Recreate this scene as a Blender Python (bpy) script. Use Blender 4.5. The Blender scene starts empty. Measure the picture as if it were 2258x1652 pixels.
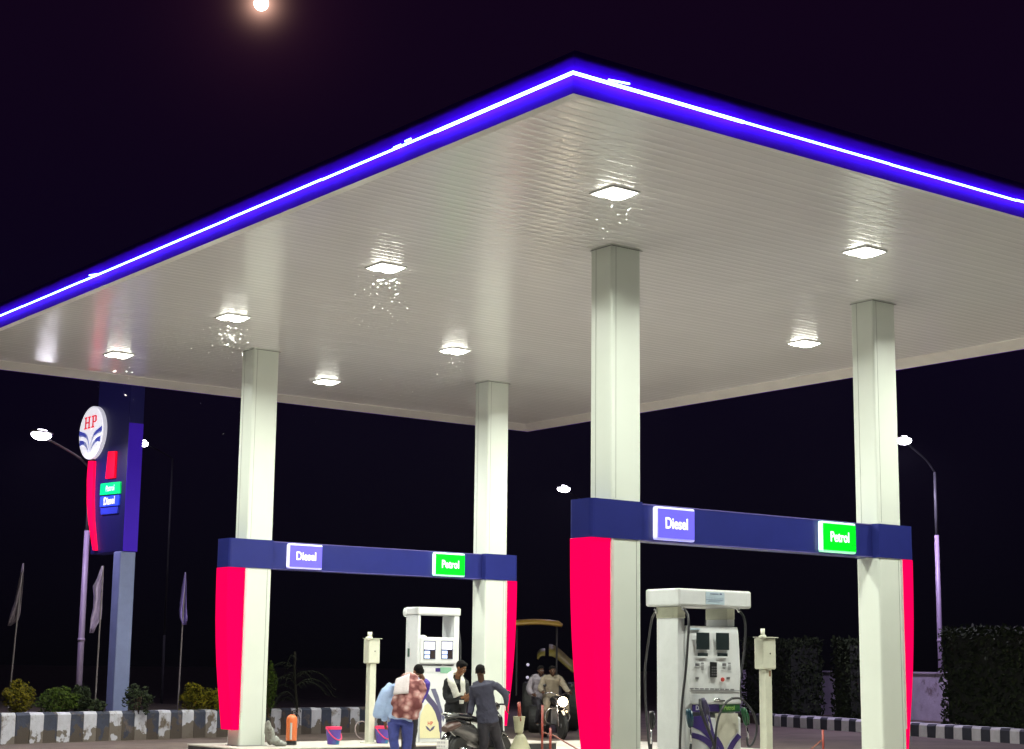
import bpy, bmesh, math, random
import numpy as np
from mathutils import Vector, Matrix, noise
random.seed(7)
PI = math.pi
S = bpy.context.scene
C = S.collection
# ------------------------------------------------------------------ camera
HC = 1.62
F_, PIT, YAW, ROL = 3693.69, 0.1725, 0.6524, 0.0116
W_, H_ = 2258.0, 1652.0
_cy, _sy, _cp, _sp = math.cos(YAW), math.sin(YAW), math.cos(PIT), math.sin(PIT)
FW = Vector((_sy*_cp, _cy*_cp, _sp)); RT0 = Vector((_cy, -_sy, 0)); UP0 = RT0.cross(FW)
RT = RT0*math.cos(ROL)+UP0*math.sin(ROL); UP = UP0*math.cos(ROL)-RT0*math.sin(ROL)
EYE = Vector((0, 0, HC))
cam = bpy.data.cameras.new('camera'); cam.sensor_width = 36; cam.lens = F_/W_*36; cam.clip_end = 2000; cam.clip_start = .1
co = bpy.data.objects.new('camera', cam); C.objects.link(co)
m3 = Matrix((RT, UP, -FW)).transposed(); co.matrix_world = Matrix.Translation(EYE) @ m3.to_4x4()
S.camera = co
def ray(x, y): return FW + RT*((x-W_/2)/F_) - UP*((y-H_/2)/F_)
def at(x, y, d): return EYE + ray(x, y)*d                    # point at depth d
def atz(x, y, z):
    r = ray(x, y); return EYE + r*((z-HC)/r.z)
def aty(x, y, Y):
    r = ray(x, y); return EYE + r*(Y/r.y)
def atx(x, y, X):
    r = ray(x, y); return EYE + r*(X/r.x)
# ------------------------------------------------------------------ world
MOON = ray(576, 8).normalized()
wd = bpy.data.worlds.new('World'); S.world = wd; wd.use_nodes = True
nt = wd.node_tree; nt.nodes.clear()
def N(t, **k):
    n = nt.nodes.new(t)
    for a, b in k.items(): setattr(n, a, b)
    return n
tc = N('ShaderNodeTexCoord'); dot = N('ShaderNodeVectorMath', operation='DOT_PRODUCT')
nrm = N('ShaderNodeVectorMath', operation='NORMALIZE')
nt.links.new(tc.outputs['Generated'], nrm.inputs[0]); nt.links.new(nrm.outputs[0], dot.inputs[0]); dot.inputs[1].default_value = MOON
sep = N('ShaderNodeSeparateXYZ'); nt.links.new(nrm.outputs[0], sep.inputs[0])
rp = N('ShaderNodeValToRGB'); nt.links.new(sep.outputs['Z'], rp.inputs[0])
e = rp.color_ramp.elements
e[0].position = 0.0; e[0].color = (.0010, .0008, .0018, 1)
e[1].position = .42; e[1].color = (.0060, .0015, .0090, 1)
e2 = rp.color_ramp.elements.new(.2); e2.color = (.0030, .0013, .0085, 1)
# moon aureole: thin air glow around the moon itself
acs = N('ShaderNodeMath', operation='ARCCOSINE'); nt.links.new(dot.outputs['Value'], acs.inputs[0])
def aure(scale, col):
    a_ = N('ShaderNodeMath', operation='MULTIPLY'); nt.links.new(acs.outputs[0], a_.inputs[0]); a_.inputs[1].default_value = -1/scale
    x_ = N('ShaderNodeMath', operation='EXPONENT'); nt.links.new(a_.outputs[0], x_.inputs[0])
    v_ = N('ShaderNodeVectorMath', operation='SCALE'); v_.inputs[0].default_value = col; nt.links.new(x_.outputs[0], v_.inputs['Scale']); return v_
h1 = aure(.0040, (2.6, 1.45, 1.05)); h2 = aure(.022, (.036, .010, .015))
a1 = N('ShaderNodeVectorMath', operation='ADD'); nt.links.new(h1.outputs[0], a1.inputs[0]); nt.links.new(h2.outputs[0], a1.inputs[1])
ad = N('ShaderNodeVectorMath', operation='ADD'); nt.links.new(rp.outputs[0], ad.inputs[0]); nt.links.new(a1.outputs[0], ad.inputs[1])
bg = N('ShaderNodeBackground'); nt.links.new(ad.outputs[0], bg.inputs[0]); bg.inputs[1].default_value = 1
wo = N('ShaderNodeOutputWorld'); nt.links.new(bg.outputs[0], wo.inputs[0])
# moonlight
sl = bpy.data.lights.new('moonlight', 'SUN'); sl.energy = .012; sl.angle = math.radians(.5); sl.color = (.8, .85, 1)
so = bpy.data.objects.new('moonlight', sl); C.objects.link(so); so.rotation_euler = MOON.to_track_quat('Z', 'Y').to_euler()
S.view_settings.view_transform = 'Standard'; S.view_settings.look = 'None'; S.view_settings.exposure = 0; S.view_settings.gamma = 1
S.cycles.max_bounces = 8; S.cycles.diffuse_bounces = 4; S.cycles.glossy_bounces = 4; S.cycles.sample_clamp_indirect = 6
S.cycles.use_denoising = True
# ------------------------------------------------------------------ materials
MATS = {}
def mat(name, col, rough=.5, metal=0, var=.12, vs=3.0, bump=0.0, bs=40, emit=None, es=1.0, spec=.5, dirt=None, ds=1.2, coat=0, lo=.5):
    if name in MATS: return MATS[name]
    m = bpy.data.materials.new(name); m.use_nodes = True; t = m.node_tree; b = t.nodes['Principled BSDF']
    b.inputs['Roughness'].default_value = rough; b.inputs['Metallic'].default_value = metal; b.inputs['Specular IOR Level'].default_value = spec
    b.inputs['Coat Weight'].default_value = coat
    tc = t.nodes.new('ShaderNodeTexCoord')
    n = t.nodes.new('ShaderNodeTexNoise'); n.inputs['Scale'].default_value = vs; n.inputs['Detail'].default_value = 6; n.inputs['Roughness'].default_value = .65
    t.links.new(tc.outputs['Object'], n.inputs['Vector'])
    r = t.nodes.new('ShaderNodeValToRGB'); t.links.new(n.outputs['Fac'], r.inputs[0])
    r.color_ramp.elements[0].position = .3; r.color_ramp.elements[1].position = .7
    r.color_ramp.elements[0].color = tuple(c*(1-var) for c in col)+(1,); r.color_ramp.elements[1].color = tuple(min(1, c*(1+var)) for c in col)+(1,)
    out = r.outputs[0]
    if dirt:
        n2 = t.nodes.new('ShaderNodeTexNoise'); n2.inputs['Scale'].default_value = ds; n2.inputs['Detail'].default_value = 9; n2.inputs['Roughness'].default_value = .7
        t.links.new(tc.outputs['Object'], n2.inputs['Vector'])
        r2 = t.nodes.new('ShaderNodeValToRGB'); t.links.new(n2.outputs['Fac'], r2.inputs[0]); r2.color_ramp.elements[0].position = lo; r2.color_ramp.elements[1].position = lo+.12
        mx = t.nodes.new('ShaderNodeMix'); mx.data_type = 'RGBA'; t.links.new(r2.outputs[0], mx.inputs[0]); t.links.new(out, mx.inputs[6]); mx.inputs[7].default_value = tuple(dirt)+(1,)
        out = mx.outputs[2]
    t.links.new(out, b.inputs['Base Color'])
    if bump:
        n3 = t.nodes.new('ShaderNodeTexNoise'); n3.inputs['Scale'].default_value = bs; n3.inputs['Detail'].default_value = 5; t.links.new(tc.outputs['Object'], n3.inputs['Vector'])
        bp = t.nodes.new('ShaderNodeBump'); bp.inputs['Strength'].default_value = bump; bp.inputs['Distance'].default_value = .02
        t.links.new(n3.outputs['Fac'], bp.inputs['Height']); t.links.new(bp.outputs[0], b.inputs['Normal'])
    if emit:
        b.inputs['Emission Color'].default_value = tuple(emit)+(1,); b.inputs['Emission Strength'].default_value = es
    MATS[name] = m; return m
WHITE = mat('white_cladding', (.63, .67, .61), .32, var=.04, vs=.8, bump=.03, bs=2)
CREAM = mat('cream_paint', (.60, .61, .50), .4, var=.1, vs=4, dirt=(.32, .31, .22), ds=5, lo=.62)
PUMPW = mat('pump_white', (.66, .68, .69), .35, var=.05, vs=5, bump=.03, bs=20)
PUMPG = mat('pump_grey', (.58, .60, .61), .4, var=.06)
NAVY = mat('navy_cladding', (.017, .022, .15), .32, var=.08, vs=1.5)
BLK = mat('black_plastic', (.012, .012, .014), .35, var=.2)
RUB = mat('black_rubber', (.02, .02, .02), .65, var=.2)
CHR = mat('chrome', (.7, .7, .72), .15, 1, var=.05)
GREY = mat('grey_metal', (.25, .25, .27), .4, .7)
SKIN = mat('brown_skin', (.20, .09, .045), .6, spec=.25, var=.1, vs=12)
DSKIN = mat('dark_brown_skin', (.065, .032, .020), .6, spec=.2, var=.1, vs=12)
HAIR = mat('black_hair', (.006, .005, .005), .85, spec=.12, var=.3, vs=30, bump=.6, bs=90)
# ------------------------------------------------------------------ helpers
def finish(name, bm, m, parent=None, smooth=False, bevel=0):
    me = bpy.data.meshes.new(name)
    bmesh.ops.recalc_face_normals(bm, faces=bm.faces)
    bm.to_mesh(me); bm.free()
    if smooth:
        for p in me.polygons: p.use_smooth = True
    for mm in (m if isinstance(m, (list, tuple)) else [m]): me.materials.append(mm)
    o = bpy.data.objects.new(name, me); C.objects.link(o)
    if parent is not None:
        o.parent = parent; me.transform(Matrix.Translation(-root_of(parent)))
    if bevel:
        md = o.modifiers.new('bevel', 'BEVEL'); md.width = bevel; md.segments = 2; md.limit_method = 'ANGLE'
    return o
ROOTS = {}
def root_of(o):
    # parts are modelled in world coordinates, then stored relative to the thing's Empty
    while o.parent is not None: o = o.parent
    return Vector(ROOTS.get(o.name, (0, 0, 0)))
def tag(o, label, cat, group=None):
    o['label'] = label; o['category'] = cat
    if group: o['group'] = group
    return o
def thing(name, label, cat, loc=(0, 0, 0), group=None):
    o = bpy.data.objects.new(name, None); C.objects.link(o); o.location = loc; o.empty_display_size = .2
    ROOTS[o.name] = tuple(loc)
    return tag(o, label, cat, group)
def struct(o): o['kind'] = 'structure'; return o
def sub(name, bm, m, parent, smooth=False, bevel=0):
    """sub-part: parent is a mesh at identity under the thing's empty"""
    o = finish(name, bm, m, None, smooth, bevel); o.parent = parent; return o
def box(bm, x0, x1, y0, y1, z0, z1, M=None):
    v = [bm.verts.new((x, y, z)) for x in (x0, x1) for y in (y0, y1) for z in (z0, z1)]
    if M is not None:
        for q in v: q.co = M @ q.co
    for f in ((0, 1, 3, 2), (4, 6, 7, 5), (0, 4, 5, 1), (2, 3, 7, 6), (0, 2, 6, 4), (1, 5, 7, 3)): bm.faces.new([v[i] for i in f])
    return bm
def B(*a, M=None):
    return box(bmesh.new(), *a, M=M)
def prism(bm, poly, ax, t0, t1, M=None):
    """poly of 2D points; ax = 'x','y','z' thickness axis"""
    def P(a, b, t): return {'x': (t, a, b), 'y': (a, t, b), 'z': (a, b, t)}[ax]
    v0 = [bm.verts.new(P(a, b, t0)) for a, b in poly]; v1 = [bm.verts.new(P(a, b, t1)) for a, b in poly]
    if M is not None:
        for q in v0+v1: q.co = M @ q.co
    n = len(poly); bm.faces.new(v0[::-1]); bm.faces.new(v1)
    for i in range(n): bm.faces.new((v0[i], v0[(i+1) % n], v1[(i+1) % n], v1[i]))
    return bm
def tube(bm, pts, rad, n=10, flat=1.0, side=None, caps=True):
    pts = [Vector(p) for p in pts]
    if not isinstance(rad, (list, tuple)): rad = [rad]*len(pts)
    rings = []; prev = None
    for i, p in enumerate(pts):
        d = (pts[min(i+1, len(pts)-1)]-pts[max(i-1, 0)]).normalized()
        if side is not None: u = (Vector(side)-d*Vector(side).dot(d)).normalized()
        elif prev is None:
            a = Vector((0, 0, 1)) if abs(d.z) < .9 else Vector((1, 0, 0)); u = d.cross(a).normalized()
        else: u = (prev-d*prev.dot(d)).normalized()
        prev = u; w = d.cross(u); r = rad[i]
        if isinstance(r, tuple): ru, rw = r
        else: ru, rw = r, r*flat
        rings.append([bm.verts.new(p+u*ru*math.cos(2*PI*k/n)+w*rw*math.sin(2*PI*k/n)) for k in range(n)])
    for a, b in zip(rings, rings[1:]):
        for k in range(n): bm.faces.new((a[k], a[(k+1) % n], b[(k+1) % n], b[k]))
    if caps: bm.faces.new(rings[0][::-1]); bm.faces.new(rings[-1])
    return bm
def T(*a, **k): return tube(bmesh.new(), *a, **k)
def smooth_path(pts, n=6):
    pts = [Vector(p) for p in pts]; q = [pts[0]*2-pts[1]]+pts+[pts[-1]*2-pts[-2]]; out = []
    for i in range(1, len(q)-2):
        for k in range(n):
            t = k/n; a, b, c, d = q[i-1:i+3]
            out.append(.5*((2*b)+(c-a)*t+(2*a-5*b+4*c-d)*t*t+(3*b-a-3*c+d)*t**3))
    out.append(pts[-1]); return out
def lathe(bm, c, prof, n=20, M=None):
    c = Vector(c); rings = []
    for r, z in prof:
        rings.append([bm.verts.new((c+Vector((r*math.cos(2*PI*k/n), r*math.sin(2*PI*k/n), z))) if M is None else (c+M @ Vector((r*math.cos(2*PI*k/n), r*math.sin(2*PI*k/n), z)))) for k in range(n)])
    for a, b in zip(rings, rings[1:]):
        for k in range(n): bm.faces.new((a[k], a[(k+1) % n], b[(k+1) % n], b[k]))
    bm.faces.new(rings[0][::-1]); bm.faces.new(rings[-1])
    return bm
def ell(bm, c, r, M=None, n=12, m=8):
    """closed ellipsoid"""
    c = Vector(c); mt = Matrix.Translation(c) @ (M.to_4x4() if M is not None else Matrix()) @ Matrix.Diagonal((*r, 1))
    bmesh.ops.create_uvsphere(bm, u_segments=n, v_segments=m, radius=1, matrix=mt); return bm
def text_mesh(name, s, size, m, parent, Mx, off=0.0, depth=.002, squeeze=1.0, align='CENTER'):
    cu = bpy.data.curves.new(name, 'FONT'); cu.body = s; cu.size = size; cu.align_x = align; cu.align_y = 'CENTER'; cu.extrude = depth; cu.offset = off
    ob = bpy.data.objects.new(name+'_tmp', cu); C.objects.link(ob)
    dg = bpy.context.evaluated_depsgraph_get(); me = bpy.data.meshes.new_from_object(ob.evaluated_get(dg)); me.name = name
    bpy.data.objects.remove(ob); bpy.data.curves.remove(cu)
    me.transform(Matrix.Translation(-root_of(parent)) @ Mx @ Matrix.Diagonal((squeeze, 1, 1, 1)))
    me.materials.clear(); me.materials.append(m)
    o = bpy.data.objects.new(name, me); C.objects.link(o); o.parent = parent
    return o
def frontM(x, y, z):  # text lying on a plane facing -Y
    return Matrix.Translation((x, y, z)) @ Matrix.Rotation(PI/2, 4, 'X')
def copy_tree(o, parent=None):
    c = o.copy(); C.objects.link(c)
    if parent is not None: c.parent = parent
    for ch in list(o.children): copy_tree(ch, c)
    return c
def light(name, kind, loc, power, col, parent=None, size=.3, look=None, size_y=None, spread=None):
    l = bpy.data.lights.new(name, kind); l.energy = power; l.color = col
    if kind == 'AREA':
        l.size = size
        if size_y: l.shape = 'RECTANGLE'; l.size_y = size_y
        if spread: l.spread = spread
    elif kind in ('POINT', 'SPOT'): l.shadow_soft_size = size
    o = bpy.data.objects.new(name, l); C.objects.link(o); o.location = Vector(loc)-(root_of(parent) if parent is not None else Vector())
    if look is not None: o.rotation_euler = (Vector(look)).to_track_quat('-Z', 'Y').to_euler()
    if parent is not None: o.parent = parent
    return o
CLOUD = bpy.data.textures.new('cloth_folds', 'CLOUDS'); CLOUD.noise_scale = .13; CLOUD.noise_depth = 2
def blob(name, bm, m, parent, vox=.012, disp=0, psub=None, sm=2):
    o = finish(name, bm, m, parent, smooth=True)
    if psub is not None: o.parent = psub
    md = o.modifiers.new('union', 'REMESH'); md.mode = 'VOXEL'; md.voxel_size = vox; md.use_smooth_shade = True
    md = o.modifiers.new('soft', 'SMOOTH'); md.factor = .5; md.iterations = sm
    if disp:
        md = o.modifiers.new('folds', 'DISPLACE'); md.texture = CLOUD; md.strength = disp; md.mid_level = .5; md.texture_coords = 'GLOBAL'
    return o
# ------------------------------------------------------------------ ground
AX, AY, SX, SY, CW, CD = 14.7064, 17.0205, 5.4102, 10.104, .537, .451
HBm, HMm = 3.3274, 3.8465
GR = mat('dusty_asphalt', (.095, .068, .058), .9, var=.3, vs=1.1, bump=.5, bs=25, dirt=(.13, .10, .08), ds=.35)
CONC = mat('forecourt_concrete', (.56, .525, .48), .7, var=.12, vs=1.2, bump=.25, bs=30, dirt=(.44, .40, .35), ds=.5)
bm = bmesh.new(); G = 40
vs = [[bm.verts.new((-500+i*1000/G, -400+j*1000/G, 0)) for j in range(G+1)] for i in range(G+1)]
for i in range(G):
    for j in range(G): bm.faces.new((vs[i][j], vs[i+1][j], vs[i+1][j+1], vs[i][j+1]))
struct(finish('ground', bm, GR))
struct(finish('forecourt', B(2, 25.5, 4, 29.4, -.2, .012), CONC))
SOIL = mat('planter_soil', (.045, .028, .022), .95, var=.4, vs=5, bump=.8, bs=12)
# ------------------------------------------------------------------ striped kerbs
KW = mat('kerb_white_paint', (.44, .44, .50), .75, var=.12, vs=6, bump=.3, bs=40, dirt=(.13, .10, .07), ds=2.6, lo=.54)
def splash(m, col, z0, amt=.28):
    t = m.node_tree; b = t.nodes['Principled BSDF']; src = b.inputs['Base Color'].links[0].from_socket
    tc = t.nodes.new('ShaderNodeTexCoord'); sp = t.nodes.new('ShaderNodeSeparateXYZ'); t.links.new(tc.outputs['Object'], sp.inputs[0])
    n = t.nodes.new('ShaderNodeTexNoise'); n.inputs['Scale'].default_value = 3.5; n.inputs['Detail'].default_value = 7; t.links.new(tc.outputs['Object'], n.inputs['Vector'])
    a = t.nodes.new('ShaderNodeMath'); a.operation = 'MULTIPLY_ADD'; t.links.new(n.outputs['Fac'], a.inputs[0]); a.inputs[1].default_value = -1.6; t.links.new(sp.outputs['Z'], a.inputs[2])
    r = t.nodes.new('ShaderNodeMapRange'); t.links.new(a.outputs[0], r.inputs['Value']); r.inputs['From Min'].default_value = z0-.8; r.inputs['From Max'].default_value = z0-.76; r.inputs['To Min'].default_value = .9; r.inputs['To Max'].default_value = 0
    mx = t.nodes.new('ShaderNodeMix'); mx.data_type = 'RGBA'; t.links.new(r.outputs[0], mx.inputs[0]); t.links.new(src, mx.inputs[6]); mx.inputs[7].default_value = (*col, 1); t.links.new(mx.outputs[2], b.inputs['Base Color'])
splash(KW, (.10, .075, .05), .19)
KB = mat('kerb_black_paint', (.030, .036, .062), .75, var=.25, vs=6, bump=.3, bs=40, dirt=(.12, .09, .07), ds=3.2, lo=.53)
KW2 = mat('kerb_clean_white', (.56, .54, .60), .7, var=.1, vs=6, bump=.2, bs=40, dirt=(.3, .27, .28), ds=4, lo=.62)
KB2 = mat('kerb_clean_black', (.035, .037, .055), .7, var=.2, vs=6, bump=.2, bs=40)
splash(KB, (.065, .048, .035), .2)
def kerb(name, label, p0, p1, width, h, pitch, mw, mb, n0=0, side=1):
    p0 = Vector(p0); p1 = Vector(p1); d = (p1-p0); L = d.length; d.normalize(); nrm = Vector((-d.y, d.x, 0))*side
    t = thing(name, label, 'kerb', p0)
    k = int(L/pitch)
    for i in range(k):
        bm = bmesh.new(); a = p0+d*(i*pitch+.004); b = p0+d*((i+1)*pitch-.004)
        j = [random.uniform(-.012, .012) for _ in range(4)]
        prof = [(0+j[0], -.05), (0+j[1], h-.05), (.04, h+j[2]*.6), (width, h+j[3]*.6), (width, -.05)]
        va = [bm.verts.new(a+nrm*q+Vector((0, 0, z))) for q, z in prof]; vb = [bm.verts.new(b+nrm*q+Vector((0, 0, z))) for q, z in prof]
        for q in range(5): bm.faces.new((va[q], va[(q+1) % 5], vb[(q+1) % 5], vb[q]))
        bm.faces.new(va[::-1]); bm.faces.new(vb)
        finish('kerb_block', bm, mw if (i+n0) % 2 else mb, t)
    return t
k0 = Vector((11.2, 32.35, 0)); kd = Vector((5.6, 1.45, 0)).normalized()
kerb('striped_kerb', 'tall grimy black and white striped kerb wall along the shrub bed beside the price sign', k0, k0+kd*13.2, .28, .6, .33, KW, KB, 1)
kr0 = Vector((36.6, 35.8, 0)); kr1 = Vector((32.3, 21.2, 0))
kerb('striped_kerb', 'low clean black and white striped kerb in front of the clipped hedge and lilac wall', kr0, kr1, .42, .33, .36, KW2, KB2, 0, 1)
# soil beds
bm = bmesh.new(); kn = Vector((-kd.y, kd.x, 0))
vsl = [k0+kn*.27, k0+kd*13.2+kn*.27, k0+kd*13.2+kn*14, k0+kn*14-kd*6]
prism(bm, [(v.x, v.y) for v in vsl], 'z', -.1, .46); struct(finish('planter_soil', bm, SOIL))
bm = bmesh.new(); dr = (kr1-kr0).normalized(); rn = Vector((-dr.y, dr.x, 0))
q0 = kr0+rn*.41-dr*4; q1 = kr1+rn*.41+dr*6
prism(bm, [(v.x, v.y) for v in (q0, q1, q1+rn*6, q0+rn*6)], 'z', -.1, .25); struct(finish('verge_soil', bm, SOIL))
# ------------------------------------------------------------------ canopy
CX, CY, LX, LY, CZ, FH, LIP = 10.15, 12.334, 14.7276, 19.5754, 7.2552, .1803, .12
can = thing('canopy', 'wide white ribbed canopy roof with blue fascia and glowing blue edge light', 'canopy', (CX+LX/2, CY+LY/2, CZ))
X1, Y1 = CX+LX, CY+LY
FASC = mat('blue_fascia', (.20, .0, .80), .75, var=.10, vs=1.5, spec=.12)
LEDM = mat('blue_led_tube', (.6, .8, 1), .4, emit=(.95, 2.2, 5.6), es=2.5)
ft = CZ+.52
fpr = [(0, 0), (0, .36)]+[(.34*(1-math.cos(q)), .36+.2*math.sin(q)) for q in [PI/2*k/8 for k in range(1, 9)]]
cor = [(CX, CY, 1, 1), (X1, CY, -1, 1), (X1, Y1, -1, -1), (CX, Y1, 1, -1)]
for k in range(4):
    p_, q_ = cor[k], cor[(k+1) % 4]; bm = bmesh.new()
    A_ = [bm.verts.new((p_[0]+p_[2]*u, p_[1]+p_[3]*u, CZ+v)) for u, v in fpr]; B_ = [bm.verts.new((q_[0]+q_[2]*u, q_[1]+q_[3]*u, CZ+v)) for u, v in fpr]
    for i in range(len(fpr)-1): bm.faces.new((A_[i], B_[i], B_[i+1], A_[i+1]))
    C_ = [bm.verts.new((r_[0]+r_[2]*.006, r_[1]+r_[3]*.006, CZ)) for r_ in (p_, q_)]; D_ = [bm.verts.new((r_[0]+r_[2]*.006, r_[1]+r_[3]*.006, CZ+.3)) for r_ in (p_, q_)]
    bm.faces.new((A_[0], C_[0], C_[1], B_[0])); bm.faces.new((C_[0], D_[0], D_[1], C_[1]))
    o = finish('fascia', bm, FASC, can)
    for f_ in o.data.polygons: f_.use_smooth = f_.center.z > .31
zl = CZ+FH
def ledrun(p0, p1, out):
    p0 = Vector(p0); p1 = Vector(p1); L = (p1-p0).length; d = (p1-p0).normalized(); s = 0; first = True
    bm = bmesh.new()
    while s < L-.05:
        seg = min(2.4, L-s); off = random.uniform(-.004, .004)+(.006 if first else 0); r = .018 if first else .0125
        tube(bm, [p0+d*(s+.004)+Vector(out)*.055+Vector((0, 0, off)), p0+d*(s+seg-.006)+Vector(out)*.055+Vector((0, 0, off-(.008 if first else 0)))], r, 8)
        s += seg; first = False
    finish('led_strip', bm, LEDM, can, smooth=False)
ledrun((CX-.058, CY, zl), (X1+.03, CY, zl), (0, -1, 0)); ledrun((CX, CY-.058, zl), (CX, Y1+.03, zl), (-1, 0, 0))
for a_, b_ in (((1342, 176), (1388, 185)), ((868, 326), (884, 319)), ((893, 312), (906, 306)), ((197, 607), (220, 604))):   # short glowing tubes added for the small bright glints along the strip
    onx = a_[0] > 1265
    p_, q_ = (aty(*a_, CY-.03), aty(*b_, CY-.03)) if onx else (atx(*a_, CX-.03), atx(*b_, CX-.03))
    finish('led_strip', T([p_, q_], .009, 6), LEDM, can)
# sloped white flange between fascia and ceiling
FLG = mat('white_flange', (.72, .69, .66), .45, var=.05)
bm = bmesh.new(); s_ = .34
o4 = [(CX+.008, CY+.008), (X1-.008, CY+.008), (X1-.008, Y1-.008), (CX+.008, Y1-.008)]
i4 = [(CX+s_, CY+s_), (X1-s_, CY+s_), (X1-s_, Y1-s_), (CX+s_, Y1-s_)]
for k in range(4):
    a, b = o4[k], o4[(k+1) % 4]; c, d = i4[(k+1) % 4], i4[k]
    v = [bm.verts.new((*a, CZ+.004)), bm.verts.new((*b, CZ+.004)), bm.verts.new((*c, CZ+LIP)), bm.verts.new((*d, CZ+LIP)),
         bm.verts.new((*a, CZ+.03)), bm.verts.new((*b, CZ+.03)), bm.verts.new((*c, CZ+LIP+.03)), bm.verts.new((*d, CZ+LIP+.03))]
    for f in ((0, 1, 2, 3), (4, 7, 6, 5), (0, 4, 5, 1), (3, 2, 6, 7)): bm.faces.new([v[i] for i in f])
finish('edge_flange', bm, FLG, can)
CEIL = mat('ribbed_ceiling_sheet', (.86, .845, .84), .19, var=.03, vs=.35, spec=1.0, bump=.015, bs=1.3)
bm = bmesh.new(); pit = .165; y = CY+s_-.01; prof = []
zc = CZ+LIP+.012
k = 0
while y < Y1-s_:
    w = pit
    j = random.uniform(-.0012, .0012)
    prof += [(y, zc+.0015), (y+.008, zc-.0004), (y+.03, zc-.0014+j), (y+w*.36, zc-.0022+j), (y+w*.64, zc-.0022+j), (y+w-.03, zc-.0012+j), (y+w-.008, zc-.0002)]
    y += w
nx = 24
rows = [[bm.verts.new((CX+s_-.01+(LX-2*s_+.02)*i/nx, yy, zz+.0004*math.sin(i*1.7+n_*.05))) for n_, (yy, zz) in enumerate(prof)] for i in range(nx+1)]
for a, b in zip(rows, rows[1:]):
    for q in range(len(prof)-1): bm.faces.new((a[q], b[q], b[q+1], a[q+1]))
finish('ceiling_panel', bm, CEIL, can, smooth=True)
finish('roof_sheet', B(CX+.05, X1-.05, CY+.05, Y1-.05, CZ+.2, CZ+.24), GREY, can)
# ------------------------------------------------------------------ ceiling lights
LAMPC = (.97, 1.0, .88)
LMAT = mat('lamp_glass', (.9, .9, .9), .3, emit=(1.0, 1.0, .86), es=26)
RIM = mat('lamp_rim', (.75, .77, .75), .4)
LXs = (13.08, 17.68, 22.0); LYs = (15.08, 20.2, 24.9, 29.45)
words_r = ['nearest', 'second', 'third', 'farthest']
lab = {(0, 0): 'largest square ceiling light near the front corner of the canopy, above the front column',
 (0, 1): 'square ceiling light with a big swarm of insects, second along the left canopy edge',
 (0, 2): 'square ceiling light with insects above left of the back left column',
 (0, 3): 'square ceiling light at the far left end of the canopy, last in its row',
 (1, 0): 'square ceiling light above the right column near the right edge',
 (1, 1): 'square ceiling light in the middle row hidden behind the front column',
 (1, 2): 'square ceiling light just left above the top of the back right column',
 (1, 3): 'smallest square ceiling light of the middle row, between the two back columns',
 (2, 0): 'square ceiling light of the far row at the right, outside the picture',
 (2, 1): 'square ceiling light left of the right column, below the bigger one',
 (2, 2): 'square ceiling light of the far row behind the front column, lower one',
 (2, 3): 'square ceiling light in the far corner behind the back right column'}
ZC = CZ+LIP
def ceil_light():
    t = thing('ceiling_light', '', 'ceiling light', (0, 0, ZC), 'square lights in the canopy ceiling')
    bm = bmesh.new()
    for a in ((-.222, .222, -.222, -.205), (-.222, .222, .205, .222), (-.222, -.205, -.205, .205), (.205, .222, -.205, .205)): box(bm, *a, ZC-.012, ZC+.02)
    finish('frame', bm, RIM, t)
    for sg in (-1, 1):
        bm = bmesh.new(); c0, c1 = sorted((sg*.004, sg*.203)); n_ = 10
        g = [[bm.verts.new((c0+(c1-c0)*i/n_, -.203+.406*j/n_, ZC-.008-.05*(math.sin(PI*i/n_)*math.sin(PI*j/n_))**.5)) for j in range(n_+1)] for i in range(n_+1)]
        for i in range(n_):
            for j in range(n_): bm.faces.new((g[i][j], g[i+1][j], g[i+1][j+1], g[i][j+1]))
        bm.faces.new([g[0][0], g[0][n_], g[n_][n_], g[n_][0]])
        finish('diffuser', bm, LMAT, t, smooth=True)
    light('lamp', 'AREA', (0, 0, ZC-.075), 262, LAMPC, t, .36, (0, 0, -1), spread=math.radians(156))
    return t
L0 = ceil_light()
for i, x in enumerate(LXs):
    for j, y in enumerate(LYs):
        t = L0 if (i, j) == (0, 0) else copy_tree(L0)
        t.location = (x-{(1, 1): .12, (2, 2): .24}.get((i, j), 0), y, ZC); t['label'] = lab[(i, j)]
# insects round the lamps
INS = mat('insect', (.75, .77, .68), .6, var=.5, vs=30)
bm = bmesh.new()
for (i, j, n) in ((0, 0, 22), (0, 1, 110), (0, 2, 150), (0, 3, 30), (1, 0, 7), (1, 2, 26), (1, 3, 8), (2, 1, 4)):
    c = Vector((LXs[i], LYs[j], ZC-.16))
    for _ in range(n):
        d = Vector((random.gauss(0, .20), random.gauss(0, .20), -abs(random.gauss(0, .30)))) if random.random() < .8 else Vector((random.gauss(0, .4), random.gauss(0, .4), -abs(random.gauss(0, .8))))
        q = c+d; r = random.choice((.0020, .0026, .003, .0036, .0048))
        a = Matrix.Rotation(random.uniform(0, 3), 3, (random.random(), random.random(), .3))
        ell(bm, q, (r*1.8, r*.7, r*.6), a, 5, 4); ell(bm, q+Vector((0, 0, r*.6)), (r*.7, r*1.7, r*.25), a, 5, 4)
o = tag(finish('insects', bm, INS), 'pale flying insects swarming below the ceiling lights', 'insects'); o['kind'] = 'stuff'
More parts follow.
